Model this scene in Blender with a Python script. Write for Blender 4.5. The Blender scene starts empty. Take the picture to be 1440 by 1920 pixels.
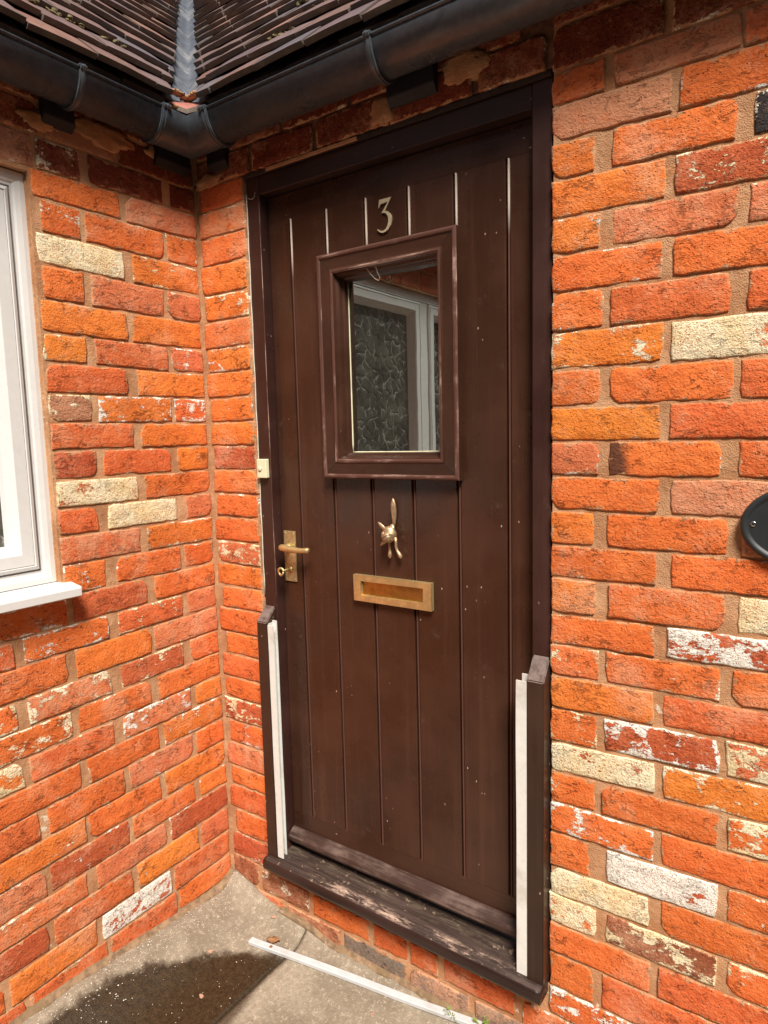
import bpy, bmesh, math, random
import numpy as np
from mathutils import Vector, Matrix, noise as mn

S = bpy.context.scene
COL = S.collection
random.seed(7)

# ------------------------------------------------------------------ camera
F_PX, YAW, PITCH, ROLL = 1254.14, -0.608978, -0.113021, -0.025559
CAM = Vector((1.6275, -1.4005, 1.3661))
fw = Vector((math.sin(YAW)*math.cos(PITCH), math.cos(YAW)*math.cos(PITCH), math.sin(PITCH)))
r0 = Vector((math.cos(YAW), -math.sin(YAW), 0)); u0 = r0.cross(fw)
rt = math.cos(ROLL)*r0 + math.sin(ROLL)*u0
up = -math.sin(ROLL)*r0 + math.cos(ROLL)*u0
cd = bpy.data.cameras.new('camera'); cam = bpy.data.objects.new('camera', cd); COL.objects.link(cam)
cd.sensor_fit = 'VERTICAL'; cd.sensor_height = 24.0; cd.sensor_width = 18.0
cd.lens = F_PX*24.0/1920.0
cd.clip_start = 0.02; cd.clip_end = 500
M = Matrix((( rt.x, up.x, -fw.x, CAM.x), (rt.y, up.y, -fw.y, CAM.y), (rt.z, up.z, -fw.z, CAM.z), (0,0,0,1)))
cam.matrix_world = M
S.camera = cam

# ------------------------------------------------------------------ world, sun, exposure
SUN_EL, SUN_AZ = math.radians(52), math.radians(137)
w = bpy.data.worlds.new("World"); S.world = w; w.use_nodes = True
wt = w.node_tree; wt.nodes.clear()
sky = wt.nodes.new('ShaderNodeTexSky'); sky.sky_type = 'NISHITA'; sky.sun_disc = False
sky.sun_elevation = SUN_EL; sky.sun_rotation = SUN_AZ; sky.dust_density = 1.0; sky.air_density = 1.0
hs = wt.nodes.new('ShaderNodeHueSaturation'); hs.inputs['Saturation'].default_value = 0.25
bg = wt.nodes.new('ShaderNodeBackground'); bg.inputs['Strength'].default_value = 0.055
wo = wt.nodes.new('ShaderNodeOutputWorld')
wt.links.new(sky.outputs[0], hs.inputs['Color']); wt.links.new(hs.outputs[0], bg.inputs['Color']); wt.links.new(bg.outputs[0], wo.inputs['Surface'])
sd = bpy.data.lights.new('sun', 'SUN'); sd.energy = 4.8; sd.angle = math.radians(19); sd.color = (1.0, 0.93, 0.84)
sun = bpy.data.objects.new('sun', sd); COL.objects.link(sun)
sdir = Vector((math.sin(SUN_AZ)*math.cos(SUN_EL), math.cos(SUN_AZ)*math.cos(SUN_EL), math.sin(SUN_EL)))
sun.rotation_euler = sdir.to_track_quat('Z', 'Y').to_euler()
S.view_settings.view_transform = 'Standard'; S.view_settings.look = 'None'
S.view_settings.exposure = 0.45; S.view_settings.gamma = 1.0; S.view_settings.use_curve_mapping = False
S.cycles.max_bounces = 8; S.cycles.diffuse_bounces = 3

# ------------------------------------------------------------------ node helpers
class NT:
    def __init__(s, name):
        s.m = bpy.data.materials.new(name); s.m.use_nodes = True
        s.t = s.m.node_tree; s.t.nodes.clear()
        s.out = s.t.nodes.new('ShaderNodeOutputMaterial')
        s.b = s.t.nodes.new('ShaderNodeBsdfPrincipled')
        s.t.links.new(s.b.outputs[0], s.out.inputs[0])
    def n(s, ty, **k):
        o = s.t.nodes.new('ShaderNode'+ty)
        for a, v in k.items(): setattr(o, a, v)
        return o
    def set(s, sock, v):
        if isinstance(v, bpy.types.NodeSocket): s.t.links.new(v, sock)
        elif isinstance(v, (tuple, list)) and len(v) == 3 and sock.type == 'RGBA': sock.default_value = (*v, 1)
        else: sock.default_value = v
    def math(s, op, a, b=0.0, c=0.0, clamp=False):
        o = s.n('Math', operation=op, use_clamp=clamp); s.set(o.inputs[0], a); s.set(o.inputs[1], b); s.set(o.inputs[2], c); return o.outputs[0]
    def vmath(s, op, a, b=(0,0,0)):
        o = s.n('VectorMath', operation=op); s.set(o.inputs[0], a)
        s.set(o.inputs[3] if op == 'SCALE' else o.inputs[1], b); return o.outputs[0]
    def noise(s, vec, scale, detail=4, rough=.6, dist=0.0):
        o = s.n('TexNoise'); s.set(o.inputs['Vector'], vec); s.set(o.inputs['Scale'], scale); o.inputs['Detail'].default_value = detail
        o.inputs['Roughness'].default_value = rough; o.inputs['Distortion'].default_value = dist; return o.outputs['Fac']
    def voro(s, vec, scale, feature='F1', out='Distance', rnd=1.0):
        o = s.n('TexVoronoi', feature=feature); s.set(o.inputs['Vector'], vec); o.inputs['Scale'].default_value = scale
        o.inputs['Randomness'].default_value = rnd; return o.outputs[out]
    def step(s, v, lo, hi, a=0.0, b=1.0):
        o = s.n('MapRange', interpolation_type='SMOOTHSTEP'); s.set(o.inputs[0], v); s.set(o.inputs[1], lo); s.set(o.inputs[2], hi)
        s.set(o.inputs[3], a); s.set(o.inputs[4], b); return o.outputs[0]
    def mix(s, f, a, b, blend='MIX'):
        o = s.n('Mix', data_type='RGBA', blend_type=blend); s.set(o.inputs[0], f); s.set(o.inputs[6], a); s.set(o.inputs[7], b); return o.outputs[2]
    def mapv(s, vec, scale=(1,1,1), loc=(0,0,0)):
        o = s.n('Mapping'); s.set(o.inputs[0], vec); o.inputs['Scale'].default_value = scale; o.inputs['Location'].default_value = loc; return o.outputs[0]
    def bump(s, h, strength=.5, dist=.002, normal=None):
        o = s.n('Bump'); o.inputs['Strength'].default_value = strength; o.inputs['Distance'].default_value = dist
        s.set(o.inputs['Height'], h)
        if normal is not None: s.set(o.inputs['Normal'], normal)
        return o.outputs[0]
    def oattr(s, name):
        o = s.n('Attribute', attribute_type='OBJECT', attribute_name=name); return o.outputs['Fac']
    def pos(s): return s.n('NewGeometry').outputs['Position']
    def objc(s):
        tc = s.n('TexCoord').outputs['Object']; oi = s.n('ObjectInfo')
        v = s.n('CombineXYZ'); r = s.math('MULTIPLY', oi.outputs['Random'], 37.0)
        s.set(v.inputs[0], r); s.set(v.inputs[1], s.math('MULTIPLY', r, 1.7)); s.set(v.inputs[2], s.math('MULTIPLY', r, .6))
        s.oi = oi
        return s.vmath('ADD', tc, v.outputs[0]), tc
    def P(s, **k):
        for a, v in k.items(): s.set(s.b.inputs[a.replace('_', ' ')], v)
        return s.m

MORTAR = (.44, .255, .145)
def mortar_core(t, v):
    n1 = t.noise(v, 9, 5); n2 = t.noise(v, 90, 4, .7); n3 = t.voro(v, 420)
    c = t.mix(t.step(n1, .35, .68), (.44,.215,.105), (.66,.375,.205))
    c = t.mix(t.step(t.noise(v, 16, 5, .7), .50, .72, 0, .65), c, (.60,.235,.095))
    c = t.mix(t.step(n2, .5, .8, 0, .55), c, (.68,.44,.27))
    c = t.mix(t.step(n2, .42, .22, 0, .5), c, (.32,.165,.085))
    c = t.mix(t.step(n3, .30, .05, 0, .25), c, (.32,.19,.11))
    return c, n1, n2, n3
def m_mortar():
    t = NT('mortar'); v = t.pos(); c, n1, n2, n3 = mortar_core(t, v)
    wp = t.math('ADD', t.math('MULTIPLY', t.noise(v, 11, 6, .65), .75), t.math('MULTIPLY', t.noise(v, 95, 4, .75), .28))
    c = t.mix(t.step(wp, .64, .66, 0, .85), c, (.80,.70,.54))
    h = t.math('ADD', t.math('MULTIPLY', n2, 1.0), t.math('MULTIPLY', n3, .5))
    h = t.math('ADD', h, t.math('MULTIPLY', t.noise(v, 30, 3), 1.2))
    return t.P(Base_Color=c, Roughness=.95, Specular_IOR_Level=.15, Normal=t.bump(h, .7, .003))
def m_brick():
    t = NT('brick'); v, tc = t.objc(); base = t.oi.outputs['Color']
    big = t.noise(v, 14, 4, .6, .4); med = t.noise(v, 45, 4, .65); fine = t.noise(v, 190, 3, .7)
    c = t.mix(t.step(big, .35, .7), t.mix(1.0, base, (.84,.74,.70), 'MULTIPLY'), base)
    c = t.mix(t.step(med, .50, .78, 0, .5), c, t.mix(.55, base, (.85,.36,.16)))
    c = t.mix(t.step(fine, .54, .34, 0, .36), c, t.mix(1.0, base, (.58,.45,.40), 'MULTIPLY'))
    c = t.mix(t.step(fine, .60, .72, 0, .40), c, (.78,.42,.22))
    gr = t.noise(v, 420, 2, .6)
    c = t.mix(t.step(gr, .42, .28, 0, .30), c, t.mix(1.0, base, (.45,.33,.28), 'MULTIPLY'))
    # creases: thin ridged lines, stretched along the brick
    cv = t.mapv(v, (18, 18, 42)); cn = t.noise(cv, 1.0, 5, .62, .6)
    ridge = t.math('ABSOLUTE', t.math('SUBTRACT', cn, .5))
    cmask = t.step(t.noise(v, 22, 3), .50, .64)
    crease = t.math('MULTIPLY', t.step(ridge, .026, .006), cmask)
    pn = t.voro(t.vmath('ADD', v, t.vmath('SCALE', t.n('TexNoise').outputs['Color'], .0)), 150)
    pit = t.math('MULTIPLY', t.step(pn, .26, .14), t.step(t.noise(v, 34, 2), .46, .60))
    dark = t.math('MAXIMUM', crease, pit)
    c = t.mix(t.math('MULTIPLY', dark, .48), c, (.10,.030,.015))
    # soot at one end
    sx = t.n('SeparateXYZ'); t.set(sx.inputs[0], tc)
    L = t.oattr('half_len'); H = t.oattr('half_hgt')
    soot = t.math('MULTIPLY', t.oattr('soot'), t.step(t.math('ADD', t.math('DIVIDE', sx.outputs[0], L), t.math('MULTIPLY', big, .5)), -.25, -.55))
    c = t.mix(t.math('MULTIPLY', soot, .85), c, (.045,.036,.03))
    # mortar lips on the brick's edges
    ex = t.math('SUBTRACT', L, t.math('ABSOLUTE', sx.outputs[0])); ez = t.math('SUBTRACT', H, t.math('ABSOLUTE', sx.outputs[2]))
    ed = t.math('MINIMUM', ex, ez)
    mc, n1, n2, n3 = mortar_core(t, v)
    lipw = t.math('MULTIPLY', t.step(t.noise(v, 34, 4, .7), .42, .76), .0115)
    lip = t.step(t.math('SUBTRACT', ed, lipw), .0012, -.0005)
    c = t.mix(t.math('MULTIPLY', lip, .9), c, mc)
    # dusty smears of old mortar
    sm = t.oattr('smear')
    sn = t.math('ADD', t.math('MULTIPLY', t.noise(v, 26, 5, .7), .8), t.math('MULTIPLY', t.noise(v, 130, 3, .7), .35))
    smm = t.step(t.math('ADD', sn, t.math('MULTIPLY', sm, .55)), .70, 1.02, 0, .62)
    smm = t.math('MULTIPLY', smm, t.step(sm, 0.0, .08))
    c = t.mix(smm, c, (.70,.36,.21))
    wpos = t.pos()
    wash = t.math('ADD', t.math('MULTIPLY', t.noise(wpos, 6.5, 4, .6), .75), t.math('MULTIPLY', t.noise(wpos, 120, 4, .75), .36))
    c = t.mix(t.step(wash, .56, .72, 0, .42), c, (.86,.47,.29))
    # old paint flakes
    pt = t.oattr('paint')
    pv = t.mapv(v, (1, 1, 1.5))
    pa = t.noise(pv, 20, 6, .62, .3); pb = t.noise(pv, 110, 4, .75); pc = t.voro(pv, 230)
    edge_b = t.step(ed, .010, .0, 0, .085)
    pf = t.math('ADD', t.math('ADD', t.math('MULTIPLY', pa, .72), t.math('MULTIPLY', pb, .34)), edge_b)
    th = t.math('SUBTRACT', .80, t.math('MULTIPLY', pt, .46))
    pm = t.step(t.math('SUBTRACT', pf, th), -.004, .010)
    pm = t.math('MULTIPLY', pm, t.step(pt, 0.0, .05))
    hole = t.math('MULTIPLY', t.step(pc, .34, .24), t.step(t.noise(v, 60, 3), .43, .50))
    pm = t.math('MULTIPLY', pm, t.math('SUBTRACT', 1.0, hole))
    pcol = t.mix(t.oattr('cream'), (.93,.90,.82), t.mix(t.step(big, .35, .6), (.90,.72,.42), (.93,.83,.58)))
    pcol = t.mix(t.step(pb, .55, .35, 0, .35), pcol, (.62,.45,.24))
    c = t.mix(pm, c, pcol)
    h = t.math('ADD', t.math('MULTIPLY', fine, .8), t.math('ADD', t.math('MULTIPLY', med, 1.2), t.math('MULTIPLY', gr, .35)))
    h = t.math('SUBTRACT', h, t.math('MULTIPLY', dark, 1.3))
    h = t.math('ADD', h, t.math('MULTIPLY', pm, .35))
    h = t.math('ADD', h, t.math('MULTIPLY', cn, .9))
    return t.P(Base_Color=c, Roughness=.9, Specular_IOR_Level=.2, Normal=t.bump(h, .9, .0038))
def m_paintwood(name, base, rough=.36, fleck=.5, grain_axis=2):
    t = NT(name); v = t.pos()
    sc = [55, 55, 55]; sc[grain_axis] = 2.2
    g = t.noise(t.mapv(v, tuple(sc)), 1.0, 5, .65)
    sc2 = [260, 260, 260]; sc2[grain_axis] = 7
    g2 = t.noise(t.mapv(v, tuple(sc2)), 1.0, 3, .6)
    big = t.noise(v, 5, 4)
    b = Vector(base)
    c = t.mix(t.step(big, .35, .7), tuple(b*.75), tuple(b*1.12))
    sc4 = [34, 34, 34]; sc4[grain_axis] = 1.1
    c = t.mix(t.step(t.noise(t.mapv(v, tuple(sc4)), 1.0, 4, .6), .52, .74, 0, .55), c, (b.x*1.45, b.y*1.5, b.z*1.6))
    c = t.mix(t.step(g, .55, .75, 0, .35), c, tuple(b*1.5))
    c = t.mix(t.step(g2, .6, .8, 0, .3), c, tuple(Vector((b.x*2.2, b.y*2.6, b.z*3.0))))
    # small chips and splashes
    sc3 = [1,1,1]; sc3[grain_axis] = .55
    fl = t.voro(t.mapv(v, tuple(sc3)), 62)
    fm = t.math('MULTIPLY', t.step(fl, .13, .06), t.step(t.noise(v, 11, 4), .56, .63))
    c = t.mix(t.math('MULTIPLY', fm, fleck), c, (.55,.38,.30))
    dust = t.step(t.noise(v, 18, 6, .75), .60, .80, 0, .10)
    c = t.mix(dust, c, (.42,.30,.24))
    h = t.math('ADD', t.math('MULTIPLY', g, .8), t.math('MULTIPLY', g2, .5))
    r = t.step(big, .3, .7, rough-.05, rough+.12)
    return t.P(Base_Color=c, Roughness=r, Specular_IOR_Level=.45, Normal=t.bump(h, .35, .0012))
def m_wornwood(name, base, worn, lo, hi, zfrom=None, axis=0):
    t = NT(name); v = t.pos()
    sc = [70, 70, 70]; sc[axis] = 5
    g = t.noise(t.mapv(v, tuple(sc)), 1.0, 6, .7); b2 = t.noise(v, 8, 5, .65)
    f = t.math('ADD', t.math('MULTIPLY', g, .55), t.math('MULTIPLY', b2, .55))
    k = t.step(f, lo, hi)
    if zfrom is not None:
        sx = t.n('SeparateXYZ'); t.set(sx.inputs[0], v)
        k = t.math('MULTIPLY', k, t.step(sx.outputs[2], zfrom[0], zfrom[1]))
    c = t.mix(k, base, worn)
    c = t.mix(t.step(g, .5, .3, 0, .5), c, tuple(Vector(base)*.55))
    return t.P(Base_Color=c, Roughness=t.step(k, 0, 1, .45, .8), Specular_IOR_Level=.35, Normal=t.bump(g, .5, .002))
def m_sill():
    # old brown stain: bare pinkish wood along the nose, mossy grime at the back
    t = NT('worn_sill_wood'); v = t.pos(); sx = t.n('SeparateXYZ'); t.set(sx.inputs[0], v)
    g = t.noise(t.mapv(v, (4, 90, 90)), 1.0, 6, .72); b2 = t.noise(t.mapv(v, (7, 20, 20)), 1.0, 5, .7); f = t.noise(v, 130, 4, .75)
    base = t.mix(t.step(g, .4, .7), (.030,.017,.013), (.075,.048,.040))
    f3 = t.noise(t.mapv(v, (26, 150, 150)), 1.0, 5, .75)
    band = t.math('MULTIPLY', t.step(sx.outputs[1], -.052, -.040), t.step(sx.outputs[1], -.014, -.032))
    xr = t.math('MULTIPLY', t.step(sx.outputs[0], .33, .48), t.step(sx.outputs[0], 1.07, 1.0))
    wm = t.math('MULTIPLY', t.math('MULTIPLY', band, xr), t.step(t.math('ADD', t.math('MULTIPLY', b2, .6), t.math('MULTIPLY', f3, .45)), .48, .60))
    c = t.mix(wm, base, t.mix(t.step(f, .4, .6), (.36,.24,.175), (.52,.38,.30)))
    f2 = t.noise(t.mapv(v, (16, 95, 95)), 1.0, 6, .75)
    back = t.math('MULTIPLY', t.step(sx.outputs[1], -.016, .012), t.step(f2, .44, .66))
    c = t.mix(t.math('MULTIPLY', back, .55), c, (.15,.115,.075))
    sc = t.math('MULTIPLY', t.step(t.noise(v, 60, 4), .62, .68), .7)
    c = t.mix(t.math('MULTIPLY', sc, .6), c, (.45,.31,.22))
    return t.P(Base_Color=c, Roughness=.6, Specular_IOR_Level=.35, Normal=t.bump(t.math('ADD', g, f), .6, .002))
def m_plain(name, col, rough=.4, metal=0.0, var=.15, bump=0.0, scale=40, spec=.5, dirt=None, dirt_amt=.4):
    t = NT(name); v = t.pos(); b = Vector(col)
    n = t.noise(v, scale, 5, .65); n0 = t.noise(v, 7, 4)
    c = t.mix(t.step(n, .3, .7), tuple(b*(1-var)), tuple(b*(1+var*.6)))
    if dirt: c = t.mix(t.math('MULTIPLY', t.step(t.math('ADD', t.math('MULTIPLY', n0, .7), t.math('MULTIPLY', n, .35)), .50, .66), dirt_amt), c, dirt)
    k = dict(Base_Color=c, Roughness=t.step(n0, .3, .7, max(.03, rough-.08), rough+.1), Metallic=metal, Specular_IOR_Level=spec)
    if bump: k['Normal'] = t.bump(n, bump, .001)
    return t.P(**k)
def m_tile():
    t = NT('clay_tile'); v, tc = t.objc(); base = t.oi.outputs['Color']
    n = t.noise(v, 22, 5, .65); f = t.noise(v, 140, 4, .7)
    nz = t.n('SeparateXYZ'); t.set(nz.inputs[0], t.n('NewGeometry').outputs['Normal'])
    c = t.mix(t.step(n, .35, .7), t.mix(1.0, base, (.7,.68,.68), 'MULTIPLY'), base)
    c = t.mix(t.step(f, .55, .75, 0, .3), c, (.42,.30,.26))
    # steep and down-facing edges toned darker, with paler blotches
    fr = t.step(nz.outputs[2], .35, .1)
    c = t.mix(t.math('MULTIPLY', fr, t.step(f, .30, .55, .55, .95)), c, (.115,.095,.078))
    c = t.mix(t.math('MULTIPLY', fr, t.step(n, .50, .66, 0, .6)), c, (.20,.17,.12))
    return t.P(Base_Color=c, Roughness=.72, Specular_IOR_Level=.4, Normal=t.bump(t.math('ADD', n, f), .5, .002))
def m_concrete(name, wet):
    t = NT(name); v = t.pos(); sx = t.n('SeparateXYZ'); t.set(sx.inputs[0], v); X, Y = sx.outputs[0], sx.outputs[1]
    n = t.noise(v, 6, 6, .65); f = t.math('ADD', t.math('MULTIPLY', t.noise(v, 75, 5, .7), .55), t.math('MULTIPLY', t.noise(v, 240, 3, .7), .45)); s = t.voro(v, 300); r = t.noise(t.mapv(v, (130, 40, 1)), 1.0, 3)
    c = t.mix(t.step(n, .3, .7), (.20,.162,.118), (.335,.285,.215))
    c = t.mix(t.step(f, .51, .64, 0, .6), c, (.58,.49,.375))
    c = t.mix(t.step(f, .48, .36, 0, .6), c, (.19,.135,.085))
    c = t.mix(t.step(s, .28, .08, 0, .3), c, (.18,.13,.09))
    sp = t.math('MULTIPLY', t.step(t.voro(v, 38), .085, .05), t.step(t.noise(v, 5, 2), .45, .55))
    c = t.mix(t.math('MULTIPLY', sp, .7), c, (.10,.075,.06))
    wob = t.math('MULTIPLY', t.math('SUBTRACT', t.noise(v, 12, 6, .7), .5), .55)
    if wet:
        a = t.math('DIVIDE', t.math('SUBTRACT', X, .40), .33); b = t.math('DIVIDE', t.math('ADD', Y, .62), .50)
        d = t.math('ADD', t.math('ADD', t.math('MULTIPLY', a, a), t.math('MULTIPLY', b, b)), wob)
        k = t.step(d, 1.24, 1.06)
    else:
        a = t.math('SUBTRACT', X, .335)
        lim = t.step(Y, -.16, -.50, .004, .055)
        k = t.math('MULTIPLY', t.step(t.math('SUBTRACT', a, t.math('ADD', lim, t.math('MULTIPLY', wob, .09))), .012, -.016), .75)
    wc = t.mix(t.step(f, .35, .65), (.020,.0125,.006), (.058,.037,.018))
    c = t.mix(k, c, wc)
    h = t.math('ADD', t.math('MULTIPLY', f, 1.0), t.math('MULTIPLY', s, .4))
    if not wet: h = t.math('ADD', h, t.math('MULTIPLY', r, .5))
    return t.P(Base_Color=c, Roughness=t.step(k, 0, 1, .92, .42), Specular_IOR_Level=t.step(k, 0, 1, .2, .35), Normal=t.bump(h, .55, .002))
def m_pane_obscure():
    # patterned bathroom-type glass: dark, with wrinkles like crumpled leaves
    t = NT('patterned_glass'); v = t.pos()
    wv = t.vmath('ADD', v, t.vmath('SCALE', t.n('TexNoise', noise_dimensions='3D').outputs['Color'], 0.0))
    nz = t.n('TexNoise'); t.set(nz.inputs['Vector'], v); nz.inputs['Scale'].default_value = 14; nz.inputs['Detail'].default_value = 3
    wv = t.vmath('ADD', v, t.vmath('SCALE', nz.outputs['Color'], .06))
    e = t.voro(wv, 19, 'DISTANCE_TO_EDGE'); e2 = t.voro(wv, 43, 'DISTANCE_TO_EDGE')
    ln = t.math('MULTIPLY', t.step(e, .055, .012), t.step(t.noise(v, 24, 3), .44, .58))
    ln2 = t.math('MULTIPLY', t.step(e2, .05, .01), t.step(t.noise(v, 17, 3), .52, .66, 0, .5))
    l = t.math('MAXIMUM', ln, ln2)
    n = t.noise(v, 9, 4)
    c = t.mix(t.step(n, .35, .7), (.045,.043,.036), (.125,.12,.10))
    c = t.mix(t.math('MULTIPLY', l, .55), c, (.55,.54,.50))
    h = t.math('ADD', t.step(e, 0, .25), t.math('MULTIPLY', t.noise(v, 40, 2), .4))
    return t.P(Base_Color=c, Roughness=.18, Specular_IOR_Level=.5, Normal=t.bump(h, .5, .006))
def m_pane_clear():
    t = NT('door_glass'); v = t.pos()
    g = t.n('BsdfGlossy'); g.inputs['Color'].default_value = (.62,.66,.64,1); g.inputs['Roughness'].default_value = .012
    t.set(g.inputs['Normal'], t.bump(t.noise(v, 9, 2), .02, .004))
    t.P(Base_Color=t.mix(t.step(t.noise(v, 60, 5, .75), .62, .8, 0, .25), (.030,.030,.025), (.26,.25,.22)), Roughness=.35)
    mx = t.n('MixShader'); mx.inputs[0].default_value = .62
    t.t.links.new(t.b.outputs[0], mx.inputs[1]); t.t.links.new(g.outputs[0], mx.inputs[2]); t.t.links.new(mx.outputs[0], t.out.inputs[0])
    return t.m

MAT = dict(
    mortar_shaded=m_plain('shaded_mortar', (.20,.085,.048), .9, var=.4, scale=70, bump=.7, dirt=(.34,.18,.11), dirt_amt=.5),  # mortar over the door, eaves shade painted into its colour
    mortar=m_mortar(), brick=m_brick(),
    door=m_paintwood('door_paint', (.058,.0235,.0135), .26, .9),
    doorx=m_paintwood('door_paint_across', (.054,.022,.013), .26, .7, 0),
    frame=m_paintwood('frame_paint', (.048,.019,.0145), .38, .8),
    framex=m_paintwood('frame_paint_across', (.036,.016,.013), .40, .5, 0),
    post=m_paintwood('post_paint', (.045,.022,.014), .38, .8),
    endgrain=m_wornwood('weathered_end_grain', (.10,.065,.055), (.20,.15,.135), .42, .62, None, 1),
    bead=m_wornwood('worn_bead', (.10,.042,.030), (.78,.64,.54), .36, .42, (1.80, 1.90), 2),
    arris=m_wornwood('worn_arris', (.105,.046,.034), (.46,.31,.25), .54, .70, None, 2),
    arrisx=m_wornwood('worn_arris_across', (.105,.046,.034), (.46,.31,.25), .56, .72, None, 0),
    weather=m_wornwood('weathered_board', (.050,.027,.021), (.17,.115,.095), .48, .72, None, 0),
    sill=m_sill(),
    sillnose=m_paintwood('sill_nose_paint', (.030,.015,.012), .30, .6, 0),
    dark=m_plain('dark_void', (.012,.009,.008), .8),
    white=m_plain('white_plastic', (.75,.75,.735), .28, var=.03, spec=.45),
    whitesoft=m_plain('painted_white_strip', (.80,.80,.76), .5, var=.06, dirt=(.38,.32,.27), dirt_amt=.45),
    strip=m_plain('grey_white_strip', (.58,.60,.61), .45, var=.08, dirt=(.33,.30,.27), dirt_amt=.4),
    groove=m_plain('gasket', (.28,.27,.26), .6),
    black=m_plain('black_plastic', (.075,.086,.102), .30, var=.25, scale=60, bump=.06, dirt=(.10,.09,.08), dirt_amt=.18),
    blackmatt=m_plain('black_matt', (.012,.013,.018), .55),
    plaque=m_plain('plaque_face', (.028,.032,.034), .42, var=.12),
    brass=m_plain('aged_brass', (.74,.56,.26), .42, .75, .2, .25, 60, dirt=(.45,.28,.12), dirt_amt=.6),
    brass_flap=m_plain('rubbed_brass', (.50,.33,.10), .42, 1.0, .25, .3, 50, dirt=(.22,.14,.05), dirt_amt=.7),
    brass_dull=m_plain('tarnished_brass', (.60,.48,.25), .48, .7, .3, .4, 90, dirt=(.36,.27,.15), dirt_amt=.7),
    brass_pale=m_plain('pale_cast_brass', (.60,.44,.27), .50, .75, .25, .5, 110, dirt=(.5,.33,.2), dirt_amt=.5),
    numeral=m_plain('pale_numeral', (.80,.68,.45), .40, .55, .2, .2, 120, dirt=(.40,.28,.16), dirt_amt=.4),
    cream=m_plain('cream_plastic', (.84,.80,.55), .35, var=.03),
    steel=m_plain('screw_steel', (.62,.62,.60), .25, 1.0),
    tile=m_tile(),
    lead=m_plain('grey_valley', (.115,.13,.16), .42, var=.3, scale=35, bump=.3, dirt=(.30,.30,.30), dirt_amt=.5),
    slab_wet=m_concrete('wet_concrete', True), slab=m_concrete('dry_concrete', False),
    fillet=m_plain('grimy_mortar', (.27,.175,.10), .95, var=.45, scale=45, bump=.8, dirt=(.13,.095,.04), dirt_amt=.7),
    earth=m_plain('earth', (.09,.07,.045), .95, var=.4, scale=20),
    wood_dark=m_plain('dark_timber', (.035,.02,.016), .7, var=.3),
    hedge=m_plain('added_hedge_green', (.035,.060,.022), .8, var=.5, scale=3),
    moss=m_plain('dry_moss', (.17,.135,.065), .95, var=.5, scale=160),
    leaf=m_plain('dead_leaf', (.30,.14,.055), .7, var=.4, scale=120),
    green=m_plain('green_leaf', (.16,.26,.03), .5, var=.4, scale=90),
    flake=m_plain('paint_flake', (.72,.66,.56), .8, var=.2),
    stone=m_plain('pink_chip', (.46,.27,.19), .9, var=.3, scale=150),
    web=m_plain('web_thread', (.55,.42,.34), .8),
    glass=m_pane_clear(), obscure=m_pane_obscure(),
)

# ------------------------------------------------------------------ object helpers
def link(name, me, mat, parent=None, loc=(0,0,0), smooth=False):
    o = bpy.data.objects.new(name, me); COL.objects.link(o); o.location = loc
    if mat is not None:
        for mm in (mat if isinstance(mat, (list, tuple)) else [mat]): me.materials.append(MAT[mm] if isinstance(mm, str) else mm)
    if parent is not None: o.parent = parent
    if smooth:
        for p in me.polygons: p.use_smooth = True
    return o
def bmo(name, bm, mat, parent=None, smooth=False, loc=(0,0,0)):
    me = bpy.data.meshes.new(name); bmesh.ops.recalc_face_normals(bm, faces=bm.faces); bm.to_mesh(me); bm.free()
    return link(name, me, mat, parent, loc, smooth)
def pyo(name, V, Fc, mat, parent=None, smooth=False, loc=(0,0,0)):
    me = bpy.data.meshes.new(name); me.from_pydata(V, [], Fc); me.validate(); me.update()
    return link(name, me, mat, parent, loc, smooth)
def empty(name, loc=(0,0,0)):
    o = bpy.data.objects.new(name, None); COL.objects.link(o); o.location = loc; o.empty_display_size = .1; return o
def tag(o, label, cat=None, group=None, kind=None):
    if label: o['label'] = label
    if cat: o['category'] = cat
    if group: o['group'] = group
    if kind or cat: o['kind'] = kind or 'thing'
    return o
def box(bm, x0, x1, y0, y1, z0, z1, bev=0.0, mi=0):
    vs = [bm.verts.new(p) for p in ((x0,y0,z0),(x1,y0,z0),(x1,y1,z0),(x0,y1,z0),(x0,y0,z1),(x1,y0,z1),(x1,y1,z1),(x0,y1,z1))]
    fs = [bm.faces.new([vs[i] for i in f]) for f in ((0,3,2,1),(4,5,6,7),(0,1,5,4),(1,2,6,5),(2,3,7,6),(3,0,4,7))]
    for f in fs: f.material_index = mi
    if bev:
        es = list({e for f in fs for e in f.edges})
        bmesh.ops.bevel(bm, geom=es, offset=bev, segments=2, affect='EDGES', profile=.5)
    return vs
def boxo(name, b, mat, parent=None, bev=.0015):
    bm = bmesh.new(); box(bm, *b, bev=bev); return bmo(name, bm, mat, parent)
def prism(bm, pts, axis, a0, a1, mi=0):
    """closed polygon pts (2-D) extruded along axis 0/1/2"""
    def P(p, a):
        return {0:(a,p[0],p[1]), 1:(p[0],a,p[1]), 2:(p[0],p[1],a)}[axis]
    A = [bm.verts.new(P(p, a0)) for p in pts]; B = [bm.verts.new(P(p, a1)) for p in pts]
    n = len(pts)
    bm.faces.new(A).material_index = mi; bm.faces.new(B[::-1]).material_index = mi
    for i in range(n): bm.faces.new((A[i], B[i], B[(i+1)%n], A[(i+1)%n])).material_index = mi
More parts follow.
